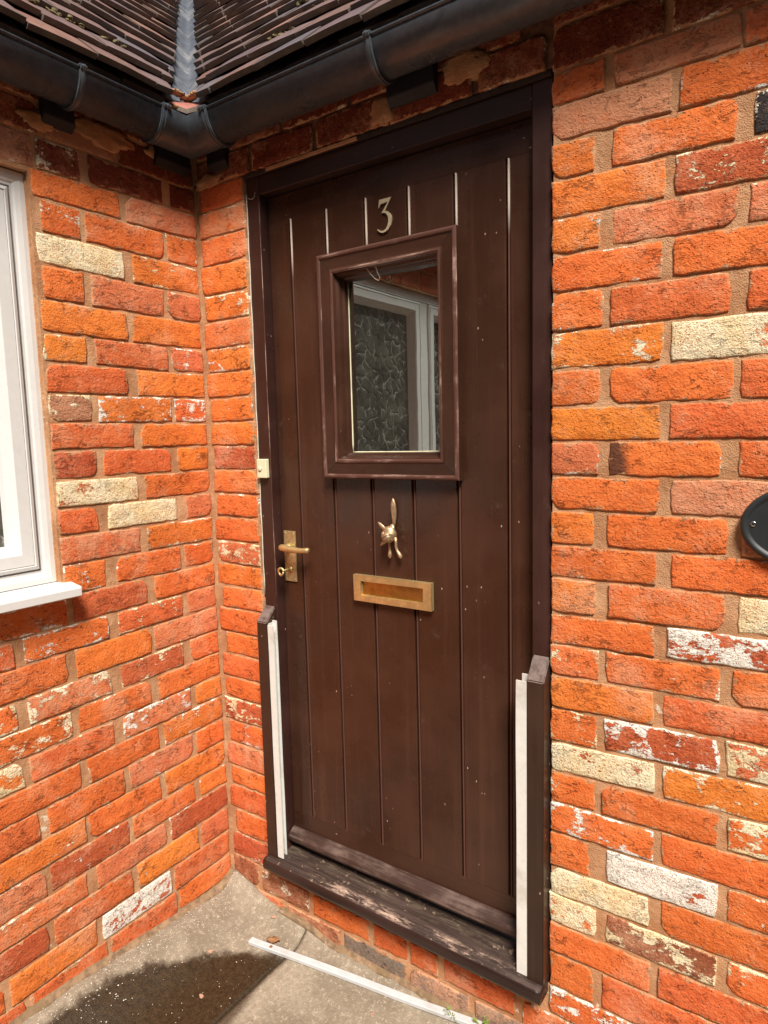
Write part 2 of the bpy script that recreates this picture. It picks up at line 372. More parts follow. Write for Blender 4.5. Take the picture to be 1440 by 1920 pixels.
def tube(bm, pts, rad, seg=8, squash=(1,1,1)):
    """round-ended swept tube; rad number or list"""
    n = len(pts); pts = [Vector(p) for p in pts]
    rad = rad if isinstance(rad, (list, tuple)) else [rad]*n
    rings = []; prev = None
    for i, p in enumerate(pts):
        d = (pts[min(i+1, n-1)]-pts[max(i-1, 0)]).normalized()
        a = prev - d*prev.dot(d) if prev is not None else d.orthogonal()
        a.normalize(); prev = a; b = d.cross(a)
        rings.append([bm.verts.new(p + (a*math.cos(2*math.pi*k/seg)+b*math.sin(2*math.pi*k/seg))*rad[i]) for k in range(seg)])
    for i in range(n-1):
        for k in range(seg): bm.faces.new((rings[i][k], rings[i][(k+1)%seg], rings[i+1][(k+1)%seg], rings[i+1][k]))
    bm.faces.new(rings[0][::-1]); bm.faces.new(rings[-1])
def blob(bm, c, r, seg=10, rings=7, jit=0.0):
    t = bmesh.ops.create_uvsphere(bm, u_segments=seg, v_segments=rings, radius=1.0)['verts']
    for v in t:
        k = 1+jit*mn.noise(v.co*2.3+Vector(c)*50)
        v.co = Vector((c[0]+v.co.x*r[0]*k, c[1]+v.co.y*r[1]*k, c[2]+v.co.z*r[2]*k))

# ------------------------------------------------------------------ bricks
BC = dict(y=(.96,.290,.052), o=(.93,.268,.055), r=(.89,.222,.056), R=(.81,.190,.060), p=(.82,.240,.105), d=(.62,.140,.055), e=(.25,.060,.032), b=(.36,.120,.055), k=(.050,.045,.045), g=(.24,.20,.165))  # e: dark red-brown with the eaves shade painted in
def parse(t):
    d = dict(w=0, c=0, m=0, s=0)
    i = 1
    while i < len(t):
        if t[i] == 's': d['s'] = 1; i += 1
        else: d[t[i]] = int(t[i+1]); i += 2
    return BC[t[0]], d
def brick_mesh(L, H, depth, seed, chip=0.0):
    e1 = .0035
    nx, nz = max(6, int(L/.017))+2, 6
    us = [-1]+[-1+2*(e1+(L-2*e1)*i/(nx-2))/L for i in range(nx-1)]+[1]
    vs_ = [-1]+[-1+2*(e1+(H-2*e1)*i/(nz-2))/H for i in range(nz-1)]+[1]
    rnd = random.Random(seed)
    ox, oz = seed*1.37 % 91, seed*2.11 % 77
    V, Fc = [], []
    skew = rnd.uniform(-.0016, .0016); tilt = rnd.uniform(-.0015, .0015)
    cc = [rnd.uniform(.0, .22) for _ in range(4)]
    if chip: cc[rnd.randrange(4)] = chip
    for j in range(nz+1):
        v = vs_[j]
        for i in range(nx+1):
            u = us[i]
            x = u*L/2; z = v*H/2 + skew*u
            ed = min((1-abs(u))*L/2, (1-abs(v))*H/2)
            if ed < .004:
                nn = mn.noise(Vector((x*38+ox, z*38, oz))); n2 = mn.noise(Vector((x*120+ox, z*120, oz+9)))
                k = .0030*nn + .0016*n2 - .0010
                if (1-abs(v))*H/2 < .004: z += k*v
                if (1-abs(u))*L/2 < .004: x += k*u*1.3
            q = (0 if u < 0 else 1)+(0 if v < 0 else 2)
            cu, cv = (abs(u)-1)*L/2+.02, (abs(v)-1)*H/2+.02
            if cu > 0 and cv > 0:
                s = cc[q]*min(cu, cv)
                x -= math.copysign(s*.55, u); z -= math.copysign(s*.35, v)
            y = 0.0011*math.exp(-ed/.0018) + .0014*mn.noise(Vector((x*30+ox, 3.3, z*30+oz))) + .0007*mn.noise(Vector((x*85+ox, 7.3, z*85+oz))) + tilt*u
            V.append((x, y, z))
    W = nx+1
    for j in range(nz):
        for i in range(nx): Fc.append((j*W+i, j*W+i+1, (j+1)*W+i+1, (j+1)*W+i))
    ring = [i for i in range(W)] + [j*W+nx for j in range(1, nz+1)] + [nz*W+i for i in range(nx-1, -1, -1)] + [j*W for j in range(nz-1, 0, -1)]
    n0 = len(V)
    for i in ring: V.append((V[i][0], depth, V[i][2]))
    m = len(ring)
    for k in range(m): Fc.append((ring[k], n0+k, n0+(k+1)%m, ring[(k+1)%m]))
    me = bpy.data.meshes.new('brick'); me.from_pydata(V, [], Fc); me.update()
    for p in me.polygons: p.use_smooth = True
    return me
bseed = [3]
def put_brick(parent, wall, a0, a1, z0, z1, slope, t, depth=.03, out=0.0):
    """wall 'D' = door wall (faces -y), 'L' = left wall (faces +x, a = y)"""
    bseed[0] += 1; sd_ = bseed[0]; rnd = random.Random(sd_*13)
    J = .0045
    L = a1-a0; H = (z1-z0)-J+rnd.uniform(-.001, .0012)
    col, d = parse(t)
    me = brick_mesh(L, H, depth, sd_, .8 if rnd.random() < .22 else 0)
    o = link('brick', me, 'brick', parent)
    am, zm = (a0+a1)/2, (z0+z1)/2
    off = rnd.uniform(-.0006, .0014)+out
    if wall == 'D':
        o.location = (am, -off, zm); o.rotation_euler = (0, -math.atan(slope), 0)
    else:
        o.matrix_world = Matrix.Translation((off, am, zm)) @ Matrix.Rotation(math.pi/2, 4, 'Z') @ Matrix.Rotation(-math.atan(slope), 4, 'Y')
    v = rnd.uniform(.92, 1.08); h = rnd.uniform(-.06, .06)
    o.color = (min(.97, col[0]*v), col[1]*v*(1+h), col[2]*v*(1+h*.5), 1)
    o['paint'] = (max(d['w'], d['c']))*.1*1.0 + (.0 if (d['w'] or d['c']) else (rnd.random()**1.5)*.46)
    o['cream'] = 1.0 if d['c'] else (0.0 if d['w'] else rnd.choice([0.0, .5, .8]))
    o['smear'] = d['m']*.16 + rnd.random()*.10
    o['soot'] = float(d['s']); o['half_len'] = L/2; o['half_hgt'] = H/2
    return o

RIGHT = [(1.095,1.203,2.026,2.091,0.0,'Rm2'),(1.221,1.442,2.026,2.091,0.0,'Rm4'),(1.445,1.511,2.026,2.091,0.0,'R'),(1.095,1.327,1.953,2.026,-0.0061,'pm4w1'),(1.341,1.529,1.95,2.026,-0.0061,'r'),(1.095,1.186,1.88,1.953,-0.0159,'ow1m2'),(1.217,1.437,1.876,1.951,-0.0159,'r'),(1.464,1.516,1.873,1.949,-0.0159,'k'),(1.095,1.319,1.802,1.879,-0.0183,'om1'),(1.335,1.54,1.798,1.874,-0.0183,'dc4'),(1.095,1.198,1.731,1.803,-0.0171,'om2'),(1.219,1.444,1.728,1.8,-0.0171,'pm2'),(1.459,1.522,1.725,1.797,-0.0171,'pm3'),(1.095,1.316,1.653,1.73,-0.016,'r'),(1.335,1.535,1.65,1.726,-0.016,'r'),(1.095,1.205,1.575,1.654,-0.0139,'rw3'),(1.218,1.436,1.573,1.652,-0.0139,'Rw1'),(1.463,1.538,1.571,1.649,-0.0139,'Rw2'),(1.095,1.321,1.495,1.575,-0.0117,'y'),(1.334,1.552,1.492,1.572,-0.0117,'pc8'),(1.095,1.2,1.418,1.495,-0.0096,'rm2'),(1.22,1.446,1.416,1.493,-0.0096,'r'),(1.456,1.539,1.415,1.492,-0.0096,'R'),(1.095,1.32,1.344,1.417,-0.0075,'y'),(1.335,1.552,1.343,1.415,-0.0075,'Rw2'),(1.095,1.2,1.271,1.345,-0.0053,'pw3'),(1.218,1.431,1.27,1.344,-0.0053,'rsw1'),(1.457,1.55,1.269,1.342,-0.0053,'Rw2'),(1.095,1.32,1.196,1.271,-0.0032,'r'),(1.34,1.558,1.195,1.269,-0.0032,'pm4w1'),(1.095,1.19,1.121,1.196,-0.0011,'o'),(1.216,1.445,1.121,1.195,-0.0011,'rw1'),(1.467,1.544,1.121,1.195,-0.0011,'pm3'),(1.095,1.318,1.048,1.121,0.0,'rm1'),(1.343,1.558,1.048,1.121,0.0,'rw2'),(1.095,1.195,0.969,1.048,0.0055,'ym3'),(1.221,1.443,0.971,1.048,0.0055,'rm2'),(1.467,1.55,0.973,1.048,0.0055,'pc8'),(1.095,1.316,0.898,0.969,0.0165,'rc2'),(1.338,1.575,0.904,0.972,0.0165,'dw6'),(1.095,1.204,0.826,0.897,0.0183,'rc4'),(1.218,1.439,0.828,0.901,0.0183,'rm1'),(1.459,1.567,0.831,0.905,0.0183,'r'),(1.095,1.317,0.751,0.827,0.0207,'o'),(1.334,1.581,0.758,0.83,0.0207,'Rm1c1'),(1.095,1.202,0.67,0.749,0.0317,'rc4'),(1.216,1.442,0.677,0.754,0.0317,'dw5'),(1.453,1.572,0.683,0.759,0.0317,'pc6'),(1.095,1.322,0.601,0.672,0.0256,'dc8'),(1.337,1.586,0.604,0.681,0.0256,'y'),(1.095,1.198,0.525,0.6,0.0146,'r'),(1.213,1.446,0.527,0.602,0.0146,'r'),(1.459,1.578,0.53,0.605,0.0146,'rc6'),(1.095,1.323,0.451,0.526,0.0073,'r'),(1.337,1.592,0.451,0.529,0.0073,'rm1'),(1.095,1.187,0.366,0.451,0.0146,'r'),(1.225,1.447,0.372,0.451,0.0146,'dw8'),(1.463,1.584,0.378,0.451,0.0146,'r'),(1.095,1.316,0.298,0.368,0.0098,'rc8'),(1.34,1.575,0.295,0.376,0.0098,'rw1'),(1.095,1.205,0.224,0.298,-0.0098,'rc7'),(1.225,1.451,0.223,0.297,-0.0098,'bc5'),(1.468,1.577,0.221,0.295,-0.0098,'rc4'),(1.095,1.321,0.148,0.224,-0.0098,'r'),(1.336,1.58,0.145,0.221,-0.0098,'R'),(1.095,1.2,0.06,0.148,-0.0098,'r'),(1.217,1.457,0.059,0.147,-0.0098,'Rw1'),(1.47,1.583,0.057,0.145,-0.0098,'R'),(1.095,1.292,-0.015,0.06,-0.0098,'rw5'),(1.311,1.537,-0.017,0.058,-0.0098,'R')]
PIER = [(0.028,0.1965,2.033,2.1,0,'R'),(0.012,0.1965,1.958,2.033,0,'rm3'),(0.025,0.1965,1.879,1.958,0,'rm1'),(0.012,0.1965,1.795,1.879,0,'o'),(0.026,0.1965,1.718,1.795,0,'o'),(0.012,0.1965,1.639,1.718,0,'rm2'),(0.023,0.1965,1.568,1.639,0,'o'),(0.012,0.1965,1.493,1.568,0,'ow1'),(0.023,0.1965,1.42,1.493,0,'ow3'),(0.015,0.1965,1.349,1.42,0,'om1'),(0.031,0.1965,1.277,1.349,0,'dw3'),(0.018,0.1965,1.205,1.277,0,'rm2'),(0.032,0.1965,1.132,1.205,0,'rw3'),(0.012,0.1965,1.057,1.132,0,'rm1w1'),(0.023,0.1965,0.986,1.057,0,'pc5'),(0.012,0.1965,0.915,0.986,0,'o'),(0.034,0.1965,0.845,0.915,0,'r'),(0.012,0.1965,0.768,0.845,0,'r'),(0.045,0.1965,0.696,0.768,0,'r'),(0.015,0.1965,0.621,0.696,0,'R'),(0.026,0.1965,0.552,0.621,0,'r'),(0.012,0.1965,0.476,0.552,0,'dc5'),(0.04,0.1965,0.402,0.476,0,'r'),(0.012,0.1965,0.322,0.402,0,'pm2'),(0.034,0.1965,0.257,0.322,0,'r'),(0.014,0.1965,0.175,0.257,0,'R'),(0.048,0.1965,0.092,0.175,0,'r'),(0.017,0.1965,0.01,0.092,0,'dw3')]
LEFT = [(-0.646,-0.471,2.1,2.175,-0.0,'b'),(-0.455,-0.27,2.1,2.175,-0.0,'bm6'),(-0.257,-0.012,2.1,2.175,-0.0,'d'),(-0.663,-0.49,2.021,2.1,0.0108,'Rm3'),(-0.482,-0.368,2.024,2.1,0.0108,'Rm2'),(-0.347,-0.12,2.028,2.1,0.0108,'R'),(-0.096,-0.012,2.032,2.1,0.0108,'R'),(-0.5,-0.261,1.957,2.025,0.0128,'rm1'),(-0.244,-0.017,1.957,2.03,0.0128,'pm3w2'),(-0.481,-0.377,1.877,1.956,0.0039,'r'),(-0.366,-0.127,1.878,1.957,0.0039,'rw1'),(-0.118,-0.012,1.879,1.958,0.0039,'rm1'),(-0.498,-0.26,1.801,1.878,-0.0059,'rc9'),(-0.235,-0.017,1.797,1.879,-0.0059,'o'),(-0.489,-0.381,1.719,1.802,-0.0088,'r'),(-0.361,-0.137,1.718,1.799,-0.0088,'pm2'),(-0.124,-0.012,1.718,1.796,-0.0088,'p'),(-0.514,-0.261,1.639,1.719,-0.001,'o'),(-0.248,-0.018,1.639,1.718,-0.001,'o'),(-0.513,-0.387,1.568,1.639,-0.0,'y'),(-0.364,-0.136,1.568,1.639,-0.0,'Rm2'),(-0.123,-0.012,1.568,1.639,-0.0,'pw4'),(-0.514,-0.272,1.492,1.568,0.001,'Rw1'),(-0.242,-0.014,1.493,1.568,0.001,'o'),(-0.508,-0.384,1.421,1.492,-0.0,'bc4m4'),(-0.366,-0.134,1.42,1.493,-0.0,'ow4'),(-0.124,-0.012,1.42,1.493,-0.0,'R'),(-0.505,-0.264,1.351,1.421,-0.0029,'Rm2'),(-0.241,-0.019,1.35,1.42,-0.0029,'o'),(-0.511,-0.382,1.276,1.351,-0.001,'dw1'),(-0.362,-0.144,1.277,1.35,-0.001,'R'),(-0.125,-0.012,1.277,1.349,-0.001,'y'),(-0.506,-0.261,1.204,1.276,0.0029,'pc7'),(-0.24,-0.014,1.205,1.277,0.0029,'rw1'),(-0.505,-0.389,1.134,1.203,-0.0,'Rm1'),(-0.361,-0.134,1.133,1.204,-0.0,'yc9'),(-0.101,-0.012,1.132,1.205,-0.0,'pm2'),(-0.504,-0.264,1.059,1.133,-0.0049,'Rm3'),(-0.243,-0.012,1.058,1.132,-0.0049,'o'),(-0.497,-0.377,0.981,1.06,0.0031,'r'),(-0.348,-0.131,0.983,1.058,0.0031,'rw3'),(-0.117,-0.012,0.985,1.057,0.0031,'r'),(-0.673,-0.492,0.902,0.979,0.0173,'rm2'),(-0.479,-0.254,0.907,0.982,0.0173,'dw2'),(-0.231,-0.012,0.912,0.985,0.0173,'rw1m1'),(-0.77,-0.633,0.832,0.899,0.0203,'R'),(-0.611,-0.381,0.836,0.904,0.0203,'rw4'),(-0.353,-0.136,0.841,0.909,0.0203,'Rc4'),(-0.118,-0.012,0.844,0.914,0.0203,'pm1'),(-0.744,-0.505,0.751,0.834,0.0222,'r'),(-0.482,-0.252,0.758,0.838,0.0222,'o'),(-0.242,-0.012,0.765,0.843,0.0222,'pm2'),(-0.784,-0.636,0.675,0.749,0.0279,'rc5'),(-0.613,-0.385,0.681,0.755,0.0279,'Rm3'),(-0.357,-0.143,0.689,0.761,0.0279,'dc4'),(-0.117,-0.012,0.694,0.766,0.0279,'r'),(-0.757,-0.503,0.603,0.678,0.0291,'r'),(-0.488,-0.262,0.61,0.685,0.0291,'r'),(-0.24,-0.018,0.617,0.692,0.0291,'rw2'),(-0.798,-0.635,0.527,0.6,0.0317,'oc7'),(-0.621,-0.385,0.535,0.606,0.0317,'Rm2'),(-0.36,-0.127,0.544,0.614,0.0317,'pm2'),(-0.109,-0.012,0.55,0.619,0.0317,'o'),(-0.771,-0.491,0.455,0.53,0.0336,'r'),(-0.473,-0.245,0.464,0.54,0.0336,'r'),(-0.23,-0.012,0.472,0.548,0.0336,'o'),(-0.811,-0.609,0.373,0.453,0.0368,'Rw1'),(-0.589,-0.367,0.382,0.46,0.0368,'r'),(-0.353,-0.127,0.392,0.468,0.0368,'pm2'),(-0.117,-0.012,0.399,0.474,0.0368,'r'),(-0.796,-0.489,0.3,0.376,0.0372,'os'),(-0.483,-0.251,0.31,0.387,0.0372,'r'),(-0.236,-0.012,0.318,0.397,0.0372,'o'),(-0.814,-0.604,0.217,0.298,0.0451,'pm2'),(-0.595,-0.365,0.23,0.306,0.0451,'dw3'),(-0.353,-0.128,0.243,0.314,0.0451,'rw1'),(-0.113,-0.012,0.253,0.32,0.0451,'o'),(-0.809,-0.498,0.153,0.22,0.0455,'rm3'),(-0.471,-0.243,0.163,0.237,0.0455,'pm1'),(-0.23,-0.012,0.171,0.25,0.0455,'dw3'),(-0.816,-0.61,0.075,0.151,0.0294,'d'),(-0.596,-0.365,0.08,0.159,0.0294,'Rw2'),(-0.35,-0.128,0.086,0.167,0.0294,'y'),(-0.118,-0.012,0.09,0.173,0.0294,'pm1'),(-0.714,-0.482,-0.001,0.077,0.0214,'o'),(-0.466,-0.236,0.004,0.083,0.0214,'dw7'),(-0.226,-0.012,0.008,0.089,0.0214,'Rm2'),(-0.806,-0.681,-0.079,-0.004,0.0183,'R'),(-0.668,-0.456,-0.075,-0.0,0.0183,'R'),(-0.445,-0.222,-0.071,0.004,0.0183,'Rm2'),(-0.214,-0.012,-0.067,0.008,0.0183,'r'),(-0.824,-0.619,-0.153,-0.078,0.0183,'bm4'),(-0.605,-0.347,-0.149,-0.074,0.0183,'Rm5'),(-0.329,-0.109,-0.144,-0.069,0.0183,'Rm4')]
JR = [2.316, 2.241, 2.166, 2.091, 2.026, 1.954, 1.881, 1.804, 1.732, 1.655, 1.576, 1.496, 1.418, 1.345, 1.271, 1.196, 1.121, 1.048, 0.968, 0.896, 0.825, 0.748, 0.668, 0.599, 0.524, 0.451, 0.365, 0.299, 0.225, 0.149, 0.061, -0.014, -0.089, -0.16]
JL = [2.325, 2.25, 2.175, 2.1, 2.016, 1.955, 1.876, 1.808, 1.72, 1.639, 1.568, 1.491, 1.422, 1.352, 1.275, 1.202, 1.135, 1.062, 0.976, 0.897, 0.831, 0.747, 0.673, 0.598, 0.524, 0.45, 0.369, 0.295, 0.212, 0.148, 0.072, -0.005, -0.08, -0.155]
XL, XR = 0.1988, 1.0945          # door opening in the brickwork
ZL = 2.10                        # underside of the brickwork over the door
X_END, Y_END = 2.35, -2.25       # how far the two walls are built
GZ = -.145

def slab_grid(bm, wall, a0, a1, z0, z1, face, back, step=.014, amp=.0012, skip=None):
    """mortar body: rough displaced face with sides going back"""
    na, nz = max(1, round((a1-a0)/step)), max(1, round((z1-z0)/step))
    def P(a, z, dd): return (a, dd, z) if wall == 'D' else (-dd, a, z)
    g = []
    for j in range(nz+1):
        row = []
        for i in range(na+1):
            a = a0+(a1-a0)*i/na; z = z0+(z1-z0)*j/nz
            n = amp*(mn.noise(Vector((a*26, z*26, 5 if wall == 'D' else 50)))+.6*mn.noise(Vector((a*75, z*75, 9 if wall == 'D' else 80))))
            row.append(bm.verts.new(P(a, z, face+n)))
        g.append(row)
    for j in range(nz):
        for i in range(na): bm.faces.new((g[j][i], g[j][i+1], g[j+1][i+1], g[j+1][i]))
    def dup_(l): return [bm.verts.new(v.co) for v in l]
    cs = ((a0,z0),(a1,z0),(a1,z1),(a0,z1))
    def cb(*ii): return [bm.verts.new(P(*cs[i], back)) for i in ii]
    bm.faces.new(dup_([g[0][i] for i in range(na+1)])+cb(1, 0))
    bm.faces.new(dup_([g[nz][i] for i in range(na, -1, -1)])+cb(3, 2))
    bm.faces.new(dup_([g[j][na] for j in range(nz+1)])+cb(2, 1))
    bm.faces.new(dup_([g[j][0] for j in range(nz, -1, -1)])+cb(0, 3))
    bm.faces.new(cb(3, 2, 1, 0))

# ---- the door wall
dw = empty('brick_wall', (1.6, 0, GZ))
tag(dw, 'flaking white and orange brick wall around the brown front door', 'wall')
dw_in = dw.matrix_world.copy(); dw.location = (0,0,0)
bm = bmesh.new()
MF = .0027
slab_grid(bm, 'D', -MF-.002, XL-.004, GZ-.1, 2.34, MF, .11)
slab_grid(bm, 'D', XR+.004, X_END, GZ-.1, 2.34, MF, .11)
slab_grid(bm, 'D', XL-.004, XR+.004, GZ-.1, .058, MF+.0005, .11)
bmo('mortar_bed', bm, 'mortar', dw, True)
bm = bmesh.new(); slab_grid(bm, 'D', XL-.004, XR+.004, ZL+.004, 2.34, MF+.001, .11); bmo('shaded_mortar', bm, 'mortar_shaded', dw, True)  # darkened to go with the painted gutter shade
def clipx(lst, xe):  # carry each course on past the picture's edge with plain bricks
    return lst
for (x0, x1, z0, z1, sl, t) in RIGHT:
    put_brick(dw, 'D', x0, x1, z0, z1, sl, t, .10 if x0 < 1.1 else .03)
rnd = random.Random(5)
for k in range(1, 29):              # beyond the frame to the right
    z1, z0 = JR[k+2], JR[k+3]
    row = [b for b in RIGHT if abs((b[2]+b[3])/2-(z0+z1)/2) < .035]
    sl = row[-1][4] if row else 0.0
    x = max(b[1] for b in row)+.014
    zr = (row[-1][2]+row[-1][3])/2 - (z0+z1)/2
    while x < X_END-.03:
        L = .218 if (x > 1.56 or rnd.random() < .8) else .102
        x1 = min(X_END, x+L)
        if x1-x > .05: put_brick(dw, 'D', x, x1, z0+zr, z1+zr, 0, rnd.choice(['r','o','Rm1','rc3','pm2','r','Rw4','rm1']))
        x += L+.013
for (x0, x1, z0, z1, sl, t) in PIER:
    x0 = .005+(x0-.012)*.7
    put_brick(dw, 'D', x0, x1, z0, z1, sl, t, .06)
# courses over the door and out to the right, the gutter's shade painted into the brick colour
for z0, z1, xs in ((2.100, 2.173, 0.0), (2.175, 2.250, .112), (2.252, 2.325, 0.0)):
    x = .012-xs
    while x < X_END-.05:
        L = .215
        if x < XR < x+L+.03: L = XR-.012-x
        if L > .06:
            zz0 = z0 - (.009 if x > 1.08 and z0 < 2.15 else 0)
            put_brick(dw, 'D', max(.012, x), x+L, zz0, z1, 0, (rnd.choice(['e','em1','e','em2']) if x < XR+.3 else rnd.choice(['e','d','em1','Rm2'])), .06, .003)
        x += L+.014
# under the sill
for x0, x1, t in ((.006,.124,'bm2'),(.136,.335,'bm3'),(.352,.56,'rm1'),(.577,.69,'Rm1'),(.699,.786,'Rm1'),(.805,1.009,'Rm1'),(1.025,1.24,'Rm2'),(1.255,1.47,'R'),(1.485,1.70,'rw3'),(1.715,1.93,'r')):
    put_brick(dw, 'D', x0, x1, (-.072 if x0 < 1 else -.089), (.012 if x0 < .13 else -.002 if x0 < 1 else -.014), 0, t)
for x0, x1, t in ((.11,.232,'Rm3'),(.245,.454,'bm3'),(.464,.686,'g'),(.70,.88,'gm3'),(.895,1.11,'gm2'),(1.125,1.34,'Rm2'),(1.355,1.57,'r')):
    put_brick(dw, 'D', x0, x1, -.165, -.078 if x0 < 1.1 else -.091, 0, t)
# rough cement patches round the gutter brackets
for (c, r) in (((.675,-.001,2.137),(.035,.008,.034)), ((.90,-.001,2.165),(.06,.008,.036)), ((.06,-.002,2.115),(.055,.008,.02))):
    bm = bmesh.new(); blob(bm, c, r, 18, 12, .5); bmo('cement_patch', bm, 'mortar', dw, True)
pass
# thin steel lintel edge
boxo('lintel', (XL-.02, XR-.002, .0015, .09, ZL-.0085, ZL+.0005), 'wood_dark', dw, .0008)
boxo('mortar_strip', (XL+.09, XL+.40, -.003, .0012, ZL-.010, ZL-.001), 'mortar', dw, .0012)

# ---- the left wall, with the window opening
WY0, WY1, WZ0, WZ1 = -1.86, -.503, 1.02, 2.012
lw = empty('brick_wall'); tag(lw, 'brick wall with the white window, standing at the inner corner beside the door', 'wall')
bm = bmesh.new()
slab_grid(bm, 'L', WY1, .0035, GZ-.1, 2.34, MF, .11)
slab_grid(bm, 'L', WY0, WY1, GZ-.1, WZ0-.022, MF, .11)
slab_grid(bm, 'L', WY0, WY1, WZ1, 2.34, MF, .11)
slab_grid(bm, 'L', Y_END, WY0, GZ-.1, 2.34, MF, .11)
bmo('mortar_bed', bm, 'mortar', lw, True)
for (y0, y1, z0, z1, sl, t) in LEFT:
    if z0 > .99 and z1 < 2.03: y0 = max(y0, WY1+.004)
    if y1 > -.02: y1 = -.0055
    if z0 > 2.02: t = 'e'+t[1:]  # top courses take the colour with eaves shade painted in
    put_brick(lw, 'L', y0, y1, z0, z1, sl, t)
for k in range(0, 31):
    z1, z0 = JL[k+2], JL[k+3]
    if k < 1: z1, z0 = 2.175-.0, 2.10
    row = [b for b in LEFT if abs((b[2]+b[3])/2-(z0+z1)/2) < .045 and (b[0] < -.6 or k > 15 or k < 2)]
    y = min([b[0] for b in row], default=None)
    if y is None: continue
    y -= .014
    while y > Y_END+.05:
        L = .218
        put_brick(lw, 'L', max(Y_END, y-L), y, z0, z1, 0, rnd.choice(['r','o','Rm1','rc3','pm2','r','Rw3','rm1']))
        y -= L+.014
for k in range(2, 16):                       # far side of the window
    z1, z0 = JL[k+2], JL[k+3]
    y = WY0-.004-(.0 if k % 2 else .0)
    first = True
    while y > Y_END+.05:
        L = .218 if (k % 2 or not first) else .105
        put_brick(lw, 'L', max(Y_END, y-L), y, z0, z1, 0, rnd.choice(['r','o','Rm1','rc3','pm2','r']))
        y -= L+.014; first = False
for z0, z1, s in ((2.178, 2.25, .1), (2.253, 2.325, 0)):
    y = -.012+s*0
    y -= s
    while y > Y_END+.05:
        put_brick(lw, 'L', y-.215, y, z0, z1, 0, rnd.choice(['e','em1','e'])); y -= .229  # upper courses, gutter shade painted into their colour too
for (c, r) in (((.001,-.30,2.158),(.008,.085,.030)), ((.001,-.47,2.135),(.008,.045,.02)), ((.001,-.12,2.165),(.007,.05,.02))):
    bm = bmesh.new(); blob(bm, c, r, 18, 12, .5); bmo('cement_patch', bm, 'mortar', lw, True)

# ------------------------------------------------------------------ door frame
YJ = .010      # front of the frame
fr = empty('doorcase', (.65, 0, 0)); fr.location = (0,0,0)
tag(fr, 'dark brown timber frame with worn sill fixed in the brick opening', 'door frame')
JW = .0485
bm = bmesh.new(); box(bm, XL+.001, XL+JW, YJ, .095, .08, ZL-.009, .0025); jl = bmo('jamb', bm, 'frame', fr)
bm = bmesh.new(); box(bm, XR-.046, XR-.0015, YJ, .095, .08, ZL-.009, .0025); jr = bmo('jamb', bm, 'frame', fr)
bm = bmesh.new(); box(bm, XL+JW+.0004, XR-.0464, YJ+.001, .095, 2.040, ZL-.0095, .0025); bmo('head', bm, 'framex', fr)
bm = bmesh.new(); tube(bm, [(XL+JW-.0012, YJ+.0006+.0004*math.sin(i), .88+i*.06) for i in range(20)], .0012, 5)
bmo('worn_edge', bm, 'arris', fr, True)
# pale sealant bead down the left jamb
bm = bmesh.new(); tube(bm, [(XL+.0015, YJ-.001+.001*math.sin(i*2.1), .90+i*.05) for i in range(24)], [.0016+.0009*mn.noise(Vector((i*.7,0,0))) for i in range(24)], 6)
bmo('sealant', bm, 'flake', fr, True)
# sill: sloped top, rounded nose
def sill_z(x): return .050 - .013*(x-XL)/(XR-XL)
bm = bmesh.new()
prof = [(.095,.0),(-.046,.0),(-.0505,.004),(-.0525,.012),(-.052,.028),(-.048,.0345),(-.042,.0375),(.004,.047),(.018,.0505),(.095,.062)]
NXS = 60
rings = []
for i in range(NXS+1):
    x = XL+.0015+(XR-.004-XL-.0015)*i/NXS
    rings.append([bm.verts.new((x, p[0]+.0012*mn.noise(Vector((x*14, p[1]*90, 1)))*(p[0] < .0), sill_z(x)+p[1]+.0012*mn.noise(Vector((x*11, p[0]*40, 4))))) for p in prof])
for i in range(NXS):
    for k in range(len(prof)):
        f = bm.faces.new((rings[i][k], rings[i+1][k], rings[i+1][(k+1)%len(prof)], rings[i][(k+1)%len(prof)]))
        f.material_index = 0 if 5 <= k <= 8 else 1
bm.faces.new(rings[0][::-1]).material_index = 1; bm.faces.new(rings[-1]).material_index = 1
bmo('sill', bm, ['sill', 'sillnose'], fr, True)

# ------------------------------------------------------------------ door
YD = .040
dr = empty('door'); tag(dr, 'dark brown boarded front door with a small framed window and brass fittings', 'door')
DX0, DX1, DZ0, DZ1 = XL+JW+.0035, XR-.049, .112, 2.0365
GR = [.326, .453, .582, .712, .842, .974]      # bead lines
ZT, ZB = 1.968, .215
bm = bmesh.new()
for b_ in ((DX0+.002, DX1-.002, DZ0, 1.30), (DX0+.002, DX1-.002, 1.80, DZ1), (DX0+.002, .490, 1.3002, 1.7998), (.815, DX1-.002, 1.3002, 1.7998)):
    box(bm, b_[0], b_[1], YD+.012, YD+.040, b_[2], b_[3])
bmo('backing', bm, 'dark', dr)
boxo('room_darkness', (.47, .83, YD+.05, YD+.055, 1.28, 1.82), 'dark', dr, 0)
boxo('top_rail', (DX0, DX1, YD+.0006, YD+.0105, ZT, DZ1), 'doorx', dr, .0012)
boxo('bottom_rail', (DX0, DX1, YD+.0006, YD+.0105, DZ0, ZB), 'doorx', dr, .0012)
GX0, GX1, GZ0, GZ1 = .512, .802, 1.322, 1.786   # visible glass
